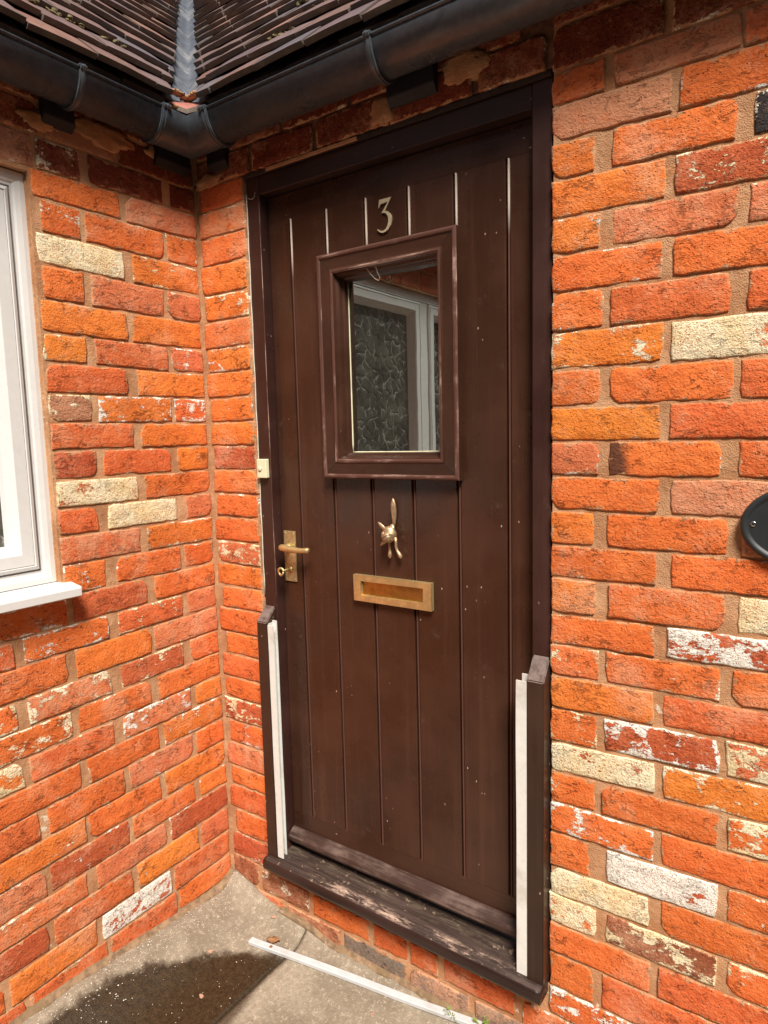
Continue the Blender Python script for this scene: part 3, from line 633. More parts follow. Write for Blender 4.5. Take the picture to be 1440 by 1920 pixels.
def plank(x0, x1, z0, z1, bead=True, name='plank'):
    bm = bmesh.new()
    if bead:
        b0 = x0+.0038; bw = .0056
        arc = [(b0+bw/2-bw/2*math.cos(a), YD+.0044-.0044*math.sin(a)) for a in [math.pi*i/6 for i in range(7)]]
        pts = [(b0, YD+.011)]+arc+[(b0+bw, YD+.0062), (b0+bw+.0018, YD+.0062), (b0+bw+.0022, YD+.0008), (b0+bw+.0034, YD)]
        nb = len(arc)
    else: pts = [(x0+.0008, YD+.011), (x0+.0008, YD+.0008), (x0+.002, YD)]; nb = 0
    pts += [(x1-.002, YD), (x1-.0008, YD+.001), (x1-.0008, YD+.011)]
    A = [bm.verts.new((p[0], p[1], z0)) for p in pts]; B = [bm.verts.new((p[0], p[1], z1)) for p in pts]
    n = len(pts)
    for i in range(n):
        f = bm.faces.new((A[i], A[(i+1)%n], B[(i+1)%n], B[i]))
        if bead and 0 <= i <= nb: f.material_index = 1
    bm.faces.new(A); bm.faces.new(B[::-1])
    o = bmo(name, bm, ['door', 'bead'], dr); return o
edges = [DX0]+GR+[DX1]
for i in range(7):
    x0, x1 = edges[i], edges[i+1]
    if i in (0, 6) : plank(x0, x1, ZB+.0005, ZT-.0005, i > 0)
    elif i in (1, 5):      # notched round the window frame
        plank(x0, x1, ZB+.0005, ZT-.0005, i > 0)
    else:
        plank(x0, x1, ZB+.0005, 1.262, i > 0); plank(x0, x1, 1.838, ZT-.0005, i > 0)
# window surround: mitred bolection moulding, glass and bead
ox0, ox1, oz0, oz1 = .440, .861, 1.255, 1.845
def moulding(side):
    pf = [(0,YD-.001),(0,YD-.022),(.003,YD-.0255),(.006,YD-.0262),(.010,YD-.0255),(.0125,YD-.0225),(.040,YD-.021),(.044,YD-.0235),(.048,YD-.024),(.052,YD-.022),(.0545,YD-.013),(.060,YD-.006),(.062,YD+.006),(.067,YD+.009),(.069,YD+.022),(.069,YD+.026)]
    def c(o, s):   # offset inward per corner
        return {'bl':(ox0+o,oz0+o),'br':(ox1-o,oz0+o),'tr':(ox1-o,oz1-o),'tl':(ox0+o,oz1-o)}[s]
    e = {'b':('bl','br'),'r':('br','tr'),'t':('tr','tl'),'l':('tl','bl')}[side]
    bm = bmesh.new(); A = []; B = []
    N = 1
    for o, y in pf:
        a = c(o*(1 if True else 1), e[0]); b = c(o, e[1])
        A.append(bm.verts.new((a[0], y, a[1]))); B.append(bm.verts.new((b[0], y, b[1])))
    for i in range(len(pf)-1):
        f = bm.faces.new((A[i], B[i], B[i+1], A[i+1]))
        if i in (1,2,3,4,7,8): f.material_index = 1
    bmesh.ops.translate(bm, vec={'b':(0,0,.0),'t':(0,0,0),'l':(0,0,0),'r':(0,0,0)}[side], verts=bm.verts)
    return bmo('moulding', bm, ['doorx' if side in 'bt' else 'door', 'arrisx' if side in 'bt' else 'arris'], dr)
for s_ in 'brtl': moulding(s_)
# dark mitre lines
bm = bmesh.new()
for (a, b) in (((ox0,oz0),(1,1)),((ox1,oz0),(-1,1)),((ox1,oz1),(-1,-1)),((ox0,oz1),(1,-1))):
    p = [(a[0]+b[0]*.013, YD-.0228, a[1]+b[1]*.013), (a[0]+b[0]*.040, YD-.0213, a[1]+b[1]*.040)]
    tube(bm, p, .00055, 5)
bmo('mitre_joint', bm, 'dark', dr)
boxo('pane', (ox0+.066, ox1-.066, YD+.0235, YD+.0275, oz0+.066, oz1-.066), 'glass', dr, 0)
# pale putty line
bm = bmesh.new()
g0, g1, h0, h1 = ox0+.0695, ox1-.0695, oz0+.0695, oz1-.0695
for a, b in (((g0,h0),(g0,h1)),((g0,h0),(g1,h0))):
    tube(bm, [(a[0]+(b[0]-a[0])*i/20, YD+.0225, a[1]+(b[1]-a[1])*i/20) for i in range(21)], [.0016+.0006*mn.noise(Vector((i*.9,a[0],2))) for i in range(21)], 6)
bmo('putty', bm, 'cream', dr, True)
# weather board at the foot
bm = bmesh.new()
prism(bm, [(YD-.0004,.165),(YD-.008,.1645),(YD-.024,.152),(YD-.029,.145),(YD-.030,.136),(YD-.026,.128),(YD-.018,.1255),(YD-.0004,.123)], 0, DX0+.001, DX1-.004)
bmesh.ops.subdivide_edges(bm, edges=[e for e in bm.edges if abs(e.verts[0].co.x-e.verts[1].co.x) > .5], cuts=40)
for v in bm.verts: v.co.z += .0015*mn.noise(Vector((v.co.x*9, v.co.y*60, 0))); v.co.y += .0008*mn.noise(Vector((v.co.x*13, v.co.z*60, 3)))*(v.co.y < YD-.002)
bmo('weather_board', bm, 'weather', dr)
# letter plate
lp = boxo('letter_plate', (.5235, .7720, YD-.0045, YD-.0004, .9195, .9925), 'brass', dr, .0010)
lp.data.materials.append(MAT['brass'])
bm = bmesh.new()
a0, a1, b0, b1 = .5235, .7720, .9195, .9925
i0, i1, j0, j1 = .5490, .7465, .937, .976
def frame_strip(bm, o, i_, y, d):
    (x0,x1,z0,z1), (p0,p1,q0,q1) = o, i_
    for quad in (((x0,z0),(x1,z0),(p1,q0),(p0,q0)),((x1,z0),(x1,z1),(p1,q1),(p1,q0)),((x1,z1),(x0,z1),(p0,q1),(p1,q1)),((x0,z1),(x0,z0),(p0,q0),(p0,q1))):
        A = [bm.verts.new((p[0], y, p[1])) for p in quad]; B = [bm.verts.new((p[0], y+d, p[1])) for p in quad]
        bm.faces.new(A)
        for k in range(4): bm.faces.new((A[k], B[k], B[(k+1)%4], A[(k+1)%4]))
bm2 = bmesh.new(); frame_strip(bm2, (a0+.0002,a1-.0002,b0+.0002,b1-.0002), (i0,i1,j0,j1), YD-.0135, .0088)
bmesh.ops.remove_doubles(bm2, verts=bm2.verts, dist=1e-6)
o = bmo('letter_frame', bm2, 'brass', lp); bv = o.modifiers.new('bevel', 'BEVEL'); bv.width = .001; bv.segments = 2
bm.free()
boxo('flap', (i0+.0015, i1-.0015, YD-.0056, YD-.0046, j0+.0015, j1-.001), 'brass_flap', lp, .0004)
# lever handle with plate and key
hp = boxo('handle_plate', (.2625, .3075, YD-.0050, YD-.0004, .946, 1.0965), 'brass_dull', dr, .0012)
bm = bmesh.new()
LZ = 1.050
tube(bm, [(.2855, YD-.004, LZ), (.2855, YD-.014, LZ), (.2855, YD-.030, LZ)], [.0125, .0095, .0085], 14)
tube(bm, [(0.277,YD-.037,LZ+.002),(0.282,YD-.0385,LZ+.0022),(0.294,YD-.040,LZ+.002),(0.314,YD-.041,LZ),(0.339,YD-.041,LZ-.001),(0.361,YD-.040,LZ-.0015),(0.375,YD-.038,LZ-.0005),(0.383,YD-.036,LZ+.0004),(0.386,YD-.0355,LZ+.0005)], [.006,.0095,.0108,.0098,.0082,.0076,.0080,.0082,.006], 12)
bmo('lever', bm, 'brass', hp, True)
bm = bmesh.new()
KZ = .9835
tube(bm, [(.287,YD-.004,KZ),(.287,YD-.010,KZ)], .008, 12)
tube(bm, [(.287,YD-.008,KZ+.002),(.2868,YD-.040,KZ)], .0023, 8)
t_ = [( .2868+.0095*math.cos(a), YD-.048+.0015*math.sin(a*2), KZ-.001+.0105*math.sin(a)) for a in [2*math.pi*i/16 for i in range(17)]]
tube(bm, t_, .0032, 8)
bmo('key', bm, 'brass', hp, True)
for z_ in (.953, 1.0895):
    for x_ in (.269, .301):
        bm = bmesh.new(); blob(bm, (x_, YD-.0052, z_), (.0030,.0009,.0030), 10, 5); bmo('screw', bm, 'brass_dull', hp, True)
# knocker: fox-like head with one long upright ear, a side ear and two dangling legs
KX, KD = .6535, YD-.004
def leafplate(bm, pts, wid, thick):
    pts = [Vector(p) for p in pts]; n = len(pts); ring = []
    for i, p in enumerate(pts):
        d = (pts[min(i+1,n-1)]-pts[max(i-1,0)]).normalized(); s_ = d.cross(Vector((0,1,0))).normalized()
        w_ = wid[i]; th = thick
        ring.append([bm.verts.new(p+s_*w_*a+Vector((0,-1,0))*th*b) for a, b in ((-1,0),(-.8,.6),(0,1),(.8,.6),(1,0),(0,-.15))])
    for i in range(n-1):
        for k in range(6): bm.faces.new((ring[i][k], ring[i][(k+1)%6], ring[i+1][(k+1)%6], ring[i+1][k]))
    bm.faces.new(ring[0]); bm.faces.new(ring[-1][::-1])
kk = empty('knocker'); kk.parent = dr; kk['label'] = 'cast brass animal knocker with long upright ear and two dangling legs'
bm = bmesh.new()
leafplate(bm, [(KX+.004,KD,1.130),(KX+.004,KD,1.145),(KX+.004,KD,1.158),(KX+.0035,KD-.001,1.175),(KX+.003,KD-.001,1.190),(KX+.003,KD,1.199),(KX+.003,KD,1.205)], [.0045,.0055,.0082,.0092,.0082,.0045,.0006], .005)
blob(bm, (KX+.003, KD-.005, 1.187), (.0022,.002,.0026), 8, 5)
bmo('back_strap', bm, 'brass_pale', kk, True)
bm = bmesh.new()
blob(bm, (KX-.002, KD-.014, 1.111), (.0200,.016,.0215), 16, 12, .25)
blob(bm, (KX+.001, KD-.030, 1.106), (.0140,.012,.0125), 14, 10, .2)
blob(bm, (KX-.014, KD-.020, 1.108), (.008,.012,.013), 10, 8, .2)
leafplate(bm, [(KX-.012,KD-.018,1.122),(KX-.022,KD-.018,1.131),(KX-.030,KD-.018,1.138),(KX-.034,KD-.018,1.142)], [.006,.0062,.0045,.0022], .004)
leafplate(bm, [(KX-.010,KD-.018,1.098),(KX-.018,KD-.020,1.089),(KX-.024,KD-.022,1.082)], [.008,.0055,.0015], .005)
leafplate(bm, [(KX+.006,KD-.012,1.122),(KX+.004,KD-.010,1.130),(KX+.003,KD-.008,1.138)], [.010,.008,.004], .006)
hd = bmo('head', bm, 'brass_pale', kk, True)
bm = bmesh.new(); cN = Vector((KX+.001, KD-.030, 1.106))
tube(bm, [cN+Vector((.0138*math.cos(a), -.0125*max(0,math.sin(a)), .0085*math.cos(a)+.003*math.sin(a))) for a in [math.pi*i/12 for i in range(13)]], .0008, 6)
bmo('groove_line', bm, 'wood_dark', kk, True)
bm = bmesh.new()
tube(bm, [(KX-.006,KD-.012,1.096),(KX-.0055,KD-.011,1.082),(KX-.0055,KD-.010,1.070),(KX-.005,KD-.010,1.062),(KX-.005,KD-.011,1.053),(KX-.005,KD-.010,1.0475)], [.0038,.0030,.0030,.0050,.0058,.002], 8)
bmo('leg', bm, 'brass_pale', kk, True)
bm = bmesh.new()
tube(bm, [(KX+.014,KD-.012,1.104),(KX+.016,KD-.012,1.090),(KX+.015,KD-.011,1.079),(KX+.018,KD-.010,1.069),(KX+.024,KD-.010,1.061),(KX+.028,KD-.010,1.054),(KX+.030,KD-.010,1.049)], [.0045,.0036,.0036,.0037,.0052,.0056,.002], 8)
bmo('leg', bm, 'brass_pale', kk, True)
# numeral 3
def stroke(pts):    # (x, z, half width, angle-free) centre line in mm on a 52 x 82 grid
    return pts
Lf = [(6,60),(9,80),(46,80),(25.5,51),(34,48),(41,42),(45,33),(45.5,24),(42,13),(35,5),(26,.8),(17,-.3),(9,2),(2,8),(1,10.5)]
Rt = [(8,62),(13,69),(36,71),(15,47),(20,47.5),(27.5,45),(33,39),(35.5,31),(35.5,23),(32.5,14),(27,7.5),(20.5,4.5),(13.5,4.8),(7.5,7.6),(2.2,11)]
bm = bmesh.new()
sx_, sz_ = .00098, .00100
bx, bz, byf = .6265, 1.8715, YD-.0045
A = []
for (l, r_) in zip(Lf, Rt):
    q = []
    for (x_, z_) in (l, r_):
        q += [bm.verts.new((bx+x_*sx_, byf, bz+z_*sz_)), bm.verts.new((bx+x_*sx_, YD-.0006, bz+z_*sz_))]
    A.append(q)
for i in range(len(A)-1):
    p, q = A[i], A[i+1]
    bm.faces.new((p[0], q[0], q[2], p[2])); bm.faces.new((p[1], p[3], q[3], q[1]))
    bm.faces.new((p[0], p[1], q[1], q[0])); bm.faces.new((p[2], q[2], q[3], p[3]))
for p in (A[0], A[-1]): bm.faces.new((p[0], p[2], p[3], p[1]))
nm = bmo('numeral', bm, 'numeral', dr)

# ------------------------------------------------------------------ doorbell
db = boxo('doorbell', (XL+.0055, XL+.0425, -.0045, YJ-.0005, 1.2535, 1.3085), 'cream', None, .002)
tag(db, 'small cream bell push on the left door jamb', 'doorbell')
bm = bmesh.new(); tube(bm, [(XL+.018,-.0043,1.281),(XL+.018,-.0052,1.281)], .0085, 20); bmo('button_ring', bm, 'groove', db)
bm = bmesh.new(); tube(bm, [(XL+.0185,-.0046,1.281),(XL+.0185,-.0066,1.281),(XL+.0185,-.0076,1.281)], [.0074,.0074,.006], 20); bmo('button', bm, 'cream', db, True)

# ------------------------------------------------------------------ short posts with white channels either side of the door
def guard_post(x0, x1, zf, zb, zlow, chan, ztop, label):
    bm = bmesh.new()
    yf, yb = -.031, YJ-.0012
    prism(bm, [(yf,zlow),(yb,zlow+.012),(yb,zb),(yf,zf)], 0, x0, x1)
    for f in bm.faces:
        f.normal_update()
    es = list(bm.edges)
    bmesh.ops.bevel(bm, geom=es, offset=.0022, segments=2, affect='EDGES')
    bmesh.ops.recalc_face_normals(bm, faces=bm.faces)
    for f in bm.faces:
        f.normal_update()
        if f.normal.z > .45 and f.calc_center_median().z > .5: f.material_index = 1
    o = bmo('guard_post', bm, ['post', 'endgrain'], None)
    tag(o, label, 'post', 'short posts either side of the door')
    bm = bmesh.new()
    c0, c1 = chan
    d = 1 if c1 > c0 else -1
    lo, hi = min(c0, c1), max(c0, c1)
    web0, web1 = (c0+.0004*d, c0+.0035*d)
    # front flange, web against the post, back flange
    N = 14
    def strip(xa, xb, ya, yb_, zt):
        vs = []
        for i in range(N+1):
            z = zlow+.006+(zt-zlow-.006)*i/N; j = .0012*mn.noise(Vector((z*6, x0*9, 0)))
            vs.append([bm.verts.new((x_+j, y_+j*.5, z)) for x_, y_ in ((xa,ya),(xb,ya),(xb,yb_),(xa,yb_))])
        for i in range(N):
            for k in range(4): bm.faces.new((vs[i][k], vs[i][(k+1)%4], vs[i+1][(k+1)%4], vs[i+1][k]))
        bm.faces.new(vs[0][::-1]); bm.faces.new(vs[-1])
    strip(min(web0,c1), max(web0,c1), -.0275, -.0240, ztop)
    strip(min(web0,web1), max(web0,web1), -.0236, -.0070, ztop+.004)
    strip(min(web0,c1-.006*d), max(web0,c1-.006*d), -.0066, -.0034, ztop+.010)
    bmo('channel', bm, 'whitesoft', o)
    return o
guard_post(XL+.0015, .2415, .829, .872, .088, (.2415, .2635), .822, 'short brown post with white channel left of the door under the bell push')
guard_post(1.0515, XR-.0025, .812, .862, .074, (1.0515, 1.0245), .806, 'short brown post with white channel right of the door against the flaking bricks')

# ------------------------------------------------------------------ window in the left wall
wn = empty('window'); tag(wn, 'white plastic window with patterned glass in the left brick wall', 'window')
WX = -.020
def ring_prof(name, y0, y1, z0, z1, prof, mats, midx, parent=wn):
    """prof: list of (inset, x) swept round the rectangle y0..y1, z0..z1"""
    bm = bmesh.new(); R_ = []
    for o, x in prof: R_.append([bm.verts.new((x, a, b)) for a, b in ((y0+o,z0+o),(y1-o,z0+o),(y1-o,z1-o),(y0+o,z1-o))])
    for i in range(len(prof)-1):
        for k in range(4):
            f = bm.faces.new((R_[i][k], R_[i][(k+1)%4], R_[i+1][(k+1)%4], R_[i+1][k])); f.material_index = midx.get(i, 0)
    return bmo(name, bm, mats, parent)
ring_prof('frame', WY0+.003, WY1-.002, WZ0, WZ1-.004, [(0,-.075),(0,WX),(.012,WX+.0015),(.024,WX-.001),(.0285,WX-.004),(.034,WX-.004),(.0362,WX-.0065),(.0362,-.075)], ['white', 'groove'], {5:1})
def sash(y0, y1):
    z0, z1 = WZ0+.037, WZ1-.041
    s = ring_prof('sash', y0, y1, z0, z1, [(0,-.07),(0,WX-.007),(.003,WX+.0005),(.011,WX+.004),(.013,WX+.0015),(.0145,WX+.0030),(.043,WX+.0030),(.048,WX-.001),(.060,WX-.022),(.064,WX-.036),(.064,-.07)], ['white', 'groove'], {4:1})
    boxo('pane', (WX-.040, WX-.036, y0+.058, y1-.058, z0+.058, z1-.058), 'obscure', wn, 0)
sash(-1.168, WY1-.040); sash(WY0+.041, -1.236)
boxo('mullion', (-.075, WX-.004, -1.232, -1.172, WZ0+.037, WZ1-.041), 'white', wn, .002)
bm = bmesh.new()
prism(bm, [(WX-.02,1.019),(WX+.030,1.0165),(.050,1.0115),(.0535,1.0095),(.055,1.006),(.055,.988),(.0525,.9855),(.048,.9855),(.046,.990),(-.03,.995)], 1, WY0-.05, -.481)
es = [e for e in bm.edges if e.verts[0].co.y > -.49 and e.verts[1].co.y > -.49]
bmesh.ops.bevel(bm, geom=es, offset=.0025, segments=2, affect='EDGES')
bmo('window_sill', bm, 'white', wn)
boxo('sealant', (WX-.012, WX+.004, WY1-.0025, WY1+.002, WZ0, WZ1), 'mortar', wn, .001)
boxo('room_darkness', (-.30, -.28, WY0, WY1, WZ0, WZ1), 'dark', wn, 0)

# ------------------------------------------------------------------ oval house plaque
PX, PZ, PA, PB = 1.585, 1.186, .120, .080
pq = None
def ell(a, b, y, n=56): return [(PX+a*math.cos(2*math.pi*i/n), y, PZ+b*math.sin(2*math.pi*i/n)) for i in range(n)]
bm = bmesh.new()
prof = [(0,.0,-.002),(0,0,-.010),(.0015,0,-.014),(.005,0,-.0165),(.009,0,-.0160),(.0125,0,-.0130),(.0145,0,-.0115)]
R_ = [[bm.verts.new(p) for p in ell(PA-o, PB-o, y)] for o, _, y in prof]
for i in range(len(R_)-1):
    for k in range(56): bm.faces.new((R_[i][k], R_[i][(k+1)%56], R_[i+1][(k+1)%56], R_[i+1][k]))
bm.faces.new(R_[-1])
pq = bmo('house_plaque', bm, 'plaque', None, False); tag(pq, 'black oval plaque with raised rim screwed to the right-hand brickwork', 'plaque')
for p in pq.data.polygons: p.use_smooth = len(p.vertices) < 10
for sx_ in (-1, 1):
    bm = bmesh.new(); c_ = (PX+sx_*(PA-.022), -.0122, PZ+.002); blob(bm, c_, (.0052,.0016,.0052), 16, 6)
    box(bm, c_[0]-.0022, c_[0]+.0022, c_[1]-.0019, c_[1]-.0012, c_[2]-.0005, c_[2]+.0005, mi=1); box(bm, c_[0]-.0005, c_[0]+.0005, c_[1]-.00192, c_[1]-.0012, c_[2]-.0022, c_[2]+.0022, mi=1)
    bmo('screw', bm, ['steel', 'dark'], pq, True)

# ------------------------------------------------------------------ gutter
gt = empty('gutter'); tag(gt, 'black half-round plastic gutter running round the inner corner under the tiles', 'gutter')
GC, GH, GRD, GDP = .068, 2.232, .056, .068
def gprof(n=18, grow=0.0, t=.003):
    out = [(GC+(GRD+grow)*math.cos(a), GH-(GDP+grow)*math.sin(a)) for a in [math.pi*i/n for i in range(n+1)]]
    inn = [(GC+(GRD-t)*math.cos(a), GH-(GDP-t)*math.sin(a)) for a in [math.pi*(n-i)/n for i in range(n+1)]]
    return out, inn
def run(bm, wall, a0, a1, grow=0.0, t=.003, lipr=.0042):
    out, inn = gprof(18, grow, t)
    pts = out+inn
    def P(p, a): return (a, -p[0], p[1]) if wall == 'D' else (p[0], a, p[1])
    A = [bm.verts.new(P(p, a0)) for p in pts]; B = [bm.verts.new(P(p, a1)) for p in pts]
    n = len(pts)
    for i in range(n): bm.faces.new((A[i], B[i], B[(i+1)%n], A[(i+1)%n]))
    bm.faces.new(A); bm.faces.new(B[::-1])
    for p in (out[0], out[-1]):
        tube(bm, [P((p[0], p[1]), a0), P((p[0], p[1]), a1)], lipr+grow*.3, 8)
bm = bmesh.new(); run(bm, 'D', .185, X_END); bmo('channel', bm, 'black', gt, True)
bm = bmesh.new(); run(bm, 'L', Y_END, -.185); bmo('channel', bm, 'black', gt, True)
# corner piece, mitred
bm = bmesh.new()
out, inn = gprof(18, .0045, .004)
pts = out+inn; n = len(pts)
Rg = [[bm.verts.new(p) for p in l] for l in ([(.205,-q[0],q[1]) for q in pts], [(q[0],-q[0],q[1]) for q in pts], [(q[0],-.205,q[1]) for q in pts])]
for a, b in ((0,1),(1,2)):
    for i in range(n): bm.faces.new((Rg[a][i], Rg[b][i], Rg[b][(i+1)%n], Rg[a][(i+1)%n]))
bm.faces.new(Rg[0]); bm.faces.new(Rg[2][::-1])
o = bmo('corner_piece', bm, 'black', gt, True)
es_ = o.modifiers.new('split', 'EDGE_SPLIT'); es_.split_angle = math.radians(40)
def clip(wall, a, wdt=.020, label=None):
    bm = bmesh.new(); run(bm, wall, a-wdt/2, a+wdt/2, .0065, .003)
    run(bm, wall, a-.0025, a+.0025, .0082, .003)
    p = GC+GRD
    b = (a-wdt/2, a+wdt/2, -p-.006, -p+.010, GH-.006, GH+.008) if wall == 'D' else (p-.010, p+.006, a-wdt/2, a+wdt/2, GH-.006, GH+.008)
    box(bm, *b, bev=.0015)
    o = bmo('clip', bm, 'black', gt, True); e = o.modifiers.new('split', 'EDGE_SPLIT'); e.split_angle = math.radians(40)
clip('D', .192); clip('L', -.192)
clip('D', .728, .014); clip('L', -.425, .014); clip('D', 1.62, .014); clip('L', -1.3, .014)
# bracket blocks that carry the gutter
def bracket(wall, a0, a1):
    bm = bmesh.new()
    pts = [(-.001,2.130),(-.006,2.130),(-.020,2.150),(-.020,2.20),(-.001,2.20)]
    if wall == 'D': prism(bm, pts, 0, a0, a1)
    else: prism(bm, [(-p[0], p[1]) for p in pts], 1, a0, a1)
    bmesh.ops.bevel(bm, geom=list(bm.edges), offset=.002, segments=1, affect='EDGES')
    bmo('bracket', bm, 'blackmatt', gt)
bracket('D', .700, .830); bracket('L', -.465, -.385); bracket('L', -.145, -.030); bracket('D', .075, .15); bracket('D', 1.58, 1.68)

# ------------------------------------------------------------------ roof: two slopes of plain clay tiles meeting in a valley
PR, PL = math.radians(48.5), math.radians(45.0)
E0, Z0 = .086, 2.250        # eave overhang, height of the eave's lower tile edge
HR = .0755                  # rise per course
TH = .014
TC = [(.19,.120,.112),(.155,.108,.118),(.21,.122,.105),(.135,.115,.135),(.23,.125,.098),(.155,.132,.145),(.18,.122,.120)]
def roof(wall, nrow, label):
    ph = PR if wall == 'D' else PL
    g = HR/math.sin(ph); run_ = HR/math.tan(ph)
    other = PL if wall == 'D' else PR
    rt_ = empty('tiled_roof'); tag(rt_, label, 'roof')
    rr = random.Random(11 if wall == 'D' else 12)
    TW, TL = .165, .235
    cnt = 0
    far_ = X_END if wall == 'D' else -Y_END
    rest_V, rest_F = [], []
    for r_ in range(-1, nrow):
        # row's lower edge: distance from the wall line (positive = outward) and height
        rr_ = max(r_, 0)
        d0 = E0 - rr_*run_; z0 = Z0 + rr_*HR
        if r_ == -1: d0 -= .012; z0 -= .006
        off = (.5*TW if r_ % 2 else 0)+rr.uniform(-.004, .004)
        a = -1.6-off
        while a < far_:
            a0, a1 = a+.0015, a+TW-.0015; a += TW
            lift = rr.uniform(0, .0055); tw = rr.uniform(-.0022, .0022); sl = rr.uniform(-.009, .007)
            tl = TL if r_ >= 0 else .16
            # outline in (a, s) then trimmed at the valley line; valley a(s) measured along the eave
            def val(s):   # valley position along the eave at slope distance s of this row
                z = z0+s*math.sin(ph)
                dz = (z-Z0)
                return E0 - dz/math.tan(other) + .078
            P0 = []
            NS = 4
            xs0 = [a0+(a1-a0)*i/NS for i in range(NS+1)]
            if a1 <= val(0): 
                if a1 <= val(tl): continue
            poly = []
            ok = True
            Vt = []
            for s in (0.0, tl):
                v_ = val(s)
                for xx in xs0:
                    xq = max(xx, v_)
                    Vt.append((xq, s))
            if max(p[0] for p in Vt[:NS+1]) - min(p[0] for p in Vt[:NS+1]) < .004 and max(p[0] for p in Vt[NS+1:]) - min(p[0] for p in Vt[NS+1:]) < .004: continue
            cnt += 1
            V = []
            for top in (0, 1):
                for (xa, s) in Vt:
                    u_ = (xa-a0)/(a1-a0)*2-1
                    camber = .0016*(1-u_*u_)
                    hgt = (lift+camber+tw*u_) + (TH if top else 0) + .0008*mn.noise(Vector((xa*60, s*20, r_)))
                    ss = s + (sl if s == 0 else 0)*1.0 + (.0012*mn.noise(Vector((xa*90, r_*3.3, 1))) if s == 0 else 0)
                    # rows climb: under edge of this row rides on the row below
                    tiltup = (1-s/tl)*TH*(2.4 if r_ >= 0 else 1.0)
                    dist = d0 - ss*math.cos(ph) + (hgt+tiltup)*math.sin(ph)
                    zz = z0 + ss*math.sin(ph) + (hgt+tiltup)*math.cos(ph)
                    V.append((xa, -dist, zz) if wall == 'D' else (dist, -xa, zz))
            n_ = NS+1
            Fq = []
            for i in range(NS):
                Fq.append((i, i+1, n_+i+1, n_+i)); b = 2*n_
                Fq.append((b+i, b+n_+i, b+n_+i+1, b+i+1))
                Fq.append((i, b+i, b+i+1, i+1)); Fq.append((n_+i, n_+i+1, b+n_+i+1, b+n_+i))
            b = 2*n_
            Fq.append((0, n_, b+n_, b)); Fq.append((NS, b+NS, b+n_+NS, n_+NS))
            near = (xs0[0] < (1.05 if wall == 'D' else .95)) and r_ < 24
            if near and cnt < 296:
                o = pyo('tile', V, Fq, 'tile', rt_)
                c_ = rr.choice(TC); k_ = rr.uniform(.85, 1.15); o.color = (c_[0]*k_, c_[1]*k_, c_[2]*k_, 1)
            else:
                bb = len(rest_V); rest_V += V; rest_F += [tuple(bb+i for i in f) for f in Fq]
    if rest_V:
        o = pyo('tile', rest_V, rest_F, 'tile', rt_); o['kind'] = 'stuff'; o.color = (.22,.14,.13,1)
    # boarding under the tiles keeps the sky out
    bm = bmesh.new(); top = nrow
    A = []
    for r_ in (0.35, top):
        d0 = E0-r_*run_ - .02; z0 = Z0+r_*HR-.035
        va = E0-(z0-Z0)/math.tan(other)-.06
        for x_ in (va, far_): A.append((x_, -d0, z0) if wall == 'D' else (d0, -x_, z0))
    vs = [bm.verts.new(p) for p in A]; bm.faces.new((vs[0], vs[1], vs[3], vs[2]))
    ex = bmesh.ops.extrude_face_region(bm, geom=list(bm.faces)); bmesh.ops.translate(bm, vec=(0,0,-.018), verts=[e for e in ex['geom'] if isinstance(e, bmesh.types.BMVert)])
    bmo('boarding', bm, 'wood_dark', rt_)
    # eaves board behind the gutter
    if wall == 'D': boxo('eaves_board', (-.0, X_END, -.008, .010, 2.245, 2.31), 'wood_dark', rt_, .001)
    else: boxo('eaves_board', (-.010, .008, Y_END, -.012, 2.2455, 2.3095), 'wood_dark', rt_, .001)
    return rt_
def moss(wall, par, spots, seed):
    rm = random.Random(seed); bm = bmesh.new()
    ph = PR if wall == 'D' else PL
    for (a, r_, n, spread) in spots:
        for i in range(n):
            aa = a+rm.gauss(0, spread); d = E0-r_*HR/math.tan(ph)+.030+rm.uniform(-.004,.006); z = Z0+r_*HR+.024+rm.uniform(-.006,.006); s_ = rm.uniform(.003,.008)
            blob(bm, (aa, -d, z) if wall == 'D' else (d, -aa, z), (s_*1.3, s_*1.3, s_*.8), 7, 5, .8)
    o = bmo('moss', bm, 'moss', par); o['kind'] = 'stuff'
rD = roof('D', 26, 'dark clay tiled roof slope above the front door')
rL = roof('L', 26, 'dark clay tiled roof slope above the white window')
moss('L', rL, [(.40,2,26,.045),(.30,4,16,.05),(.62,1,10,.03),(.18,5,8,.03),(.20,2,6,.02)], 5); moss('D', rD, [(.50,3,20,.05),(.36,2,8,.03),(.62,2,10,.03),(.28,4,8,.03),(.7,4,12,.06)], 6)
# grey valley trough
bm = bmesh.new(); ring = []
NV = 30
for i in range(NV+1):
    h = .012+i*HR*.8
    z = Z0+h+.016; x = E0-h/math.tan(PL); y = -E0+h/math.tan(PR)
    wv_ = .088+.003*mn.noise(Vector((i*.8,0,0)))
    row = []
    for k in range(9):
        u_ = -1+k/4
        # u<0: arm on the left slope (move -y), u>0: arm on the right slope (move +x)
        px = x + (u_*wv_ if u_ > 0 else 0); py = y - (-u_*wv_ if u_ < 0 else 0)
        zz = z + .012*abs(u_) + .0005*mn.noise(Vector((k*.9, i*.3, 3)))
        row.append(bm.verts.new((px, py, zz)))
    ring.append(row)
for i in range(NV):
    for k in range(8): bm.faces.new((ring[i][k], ring[i][k+1], ring[i+1][k+1], ring[i+1][k]))
o = bmo('valley_lining', bm, 'lead', rD, True); so = o.modifiers.new('thick', 'SOLIDIFY'); so.thickness = .003
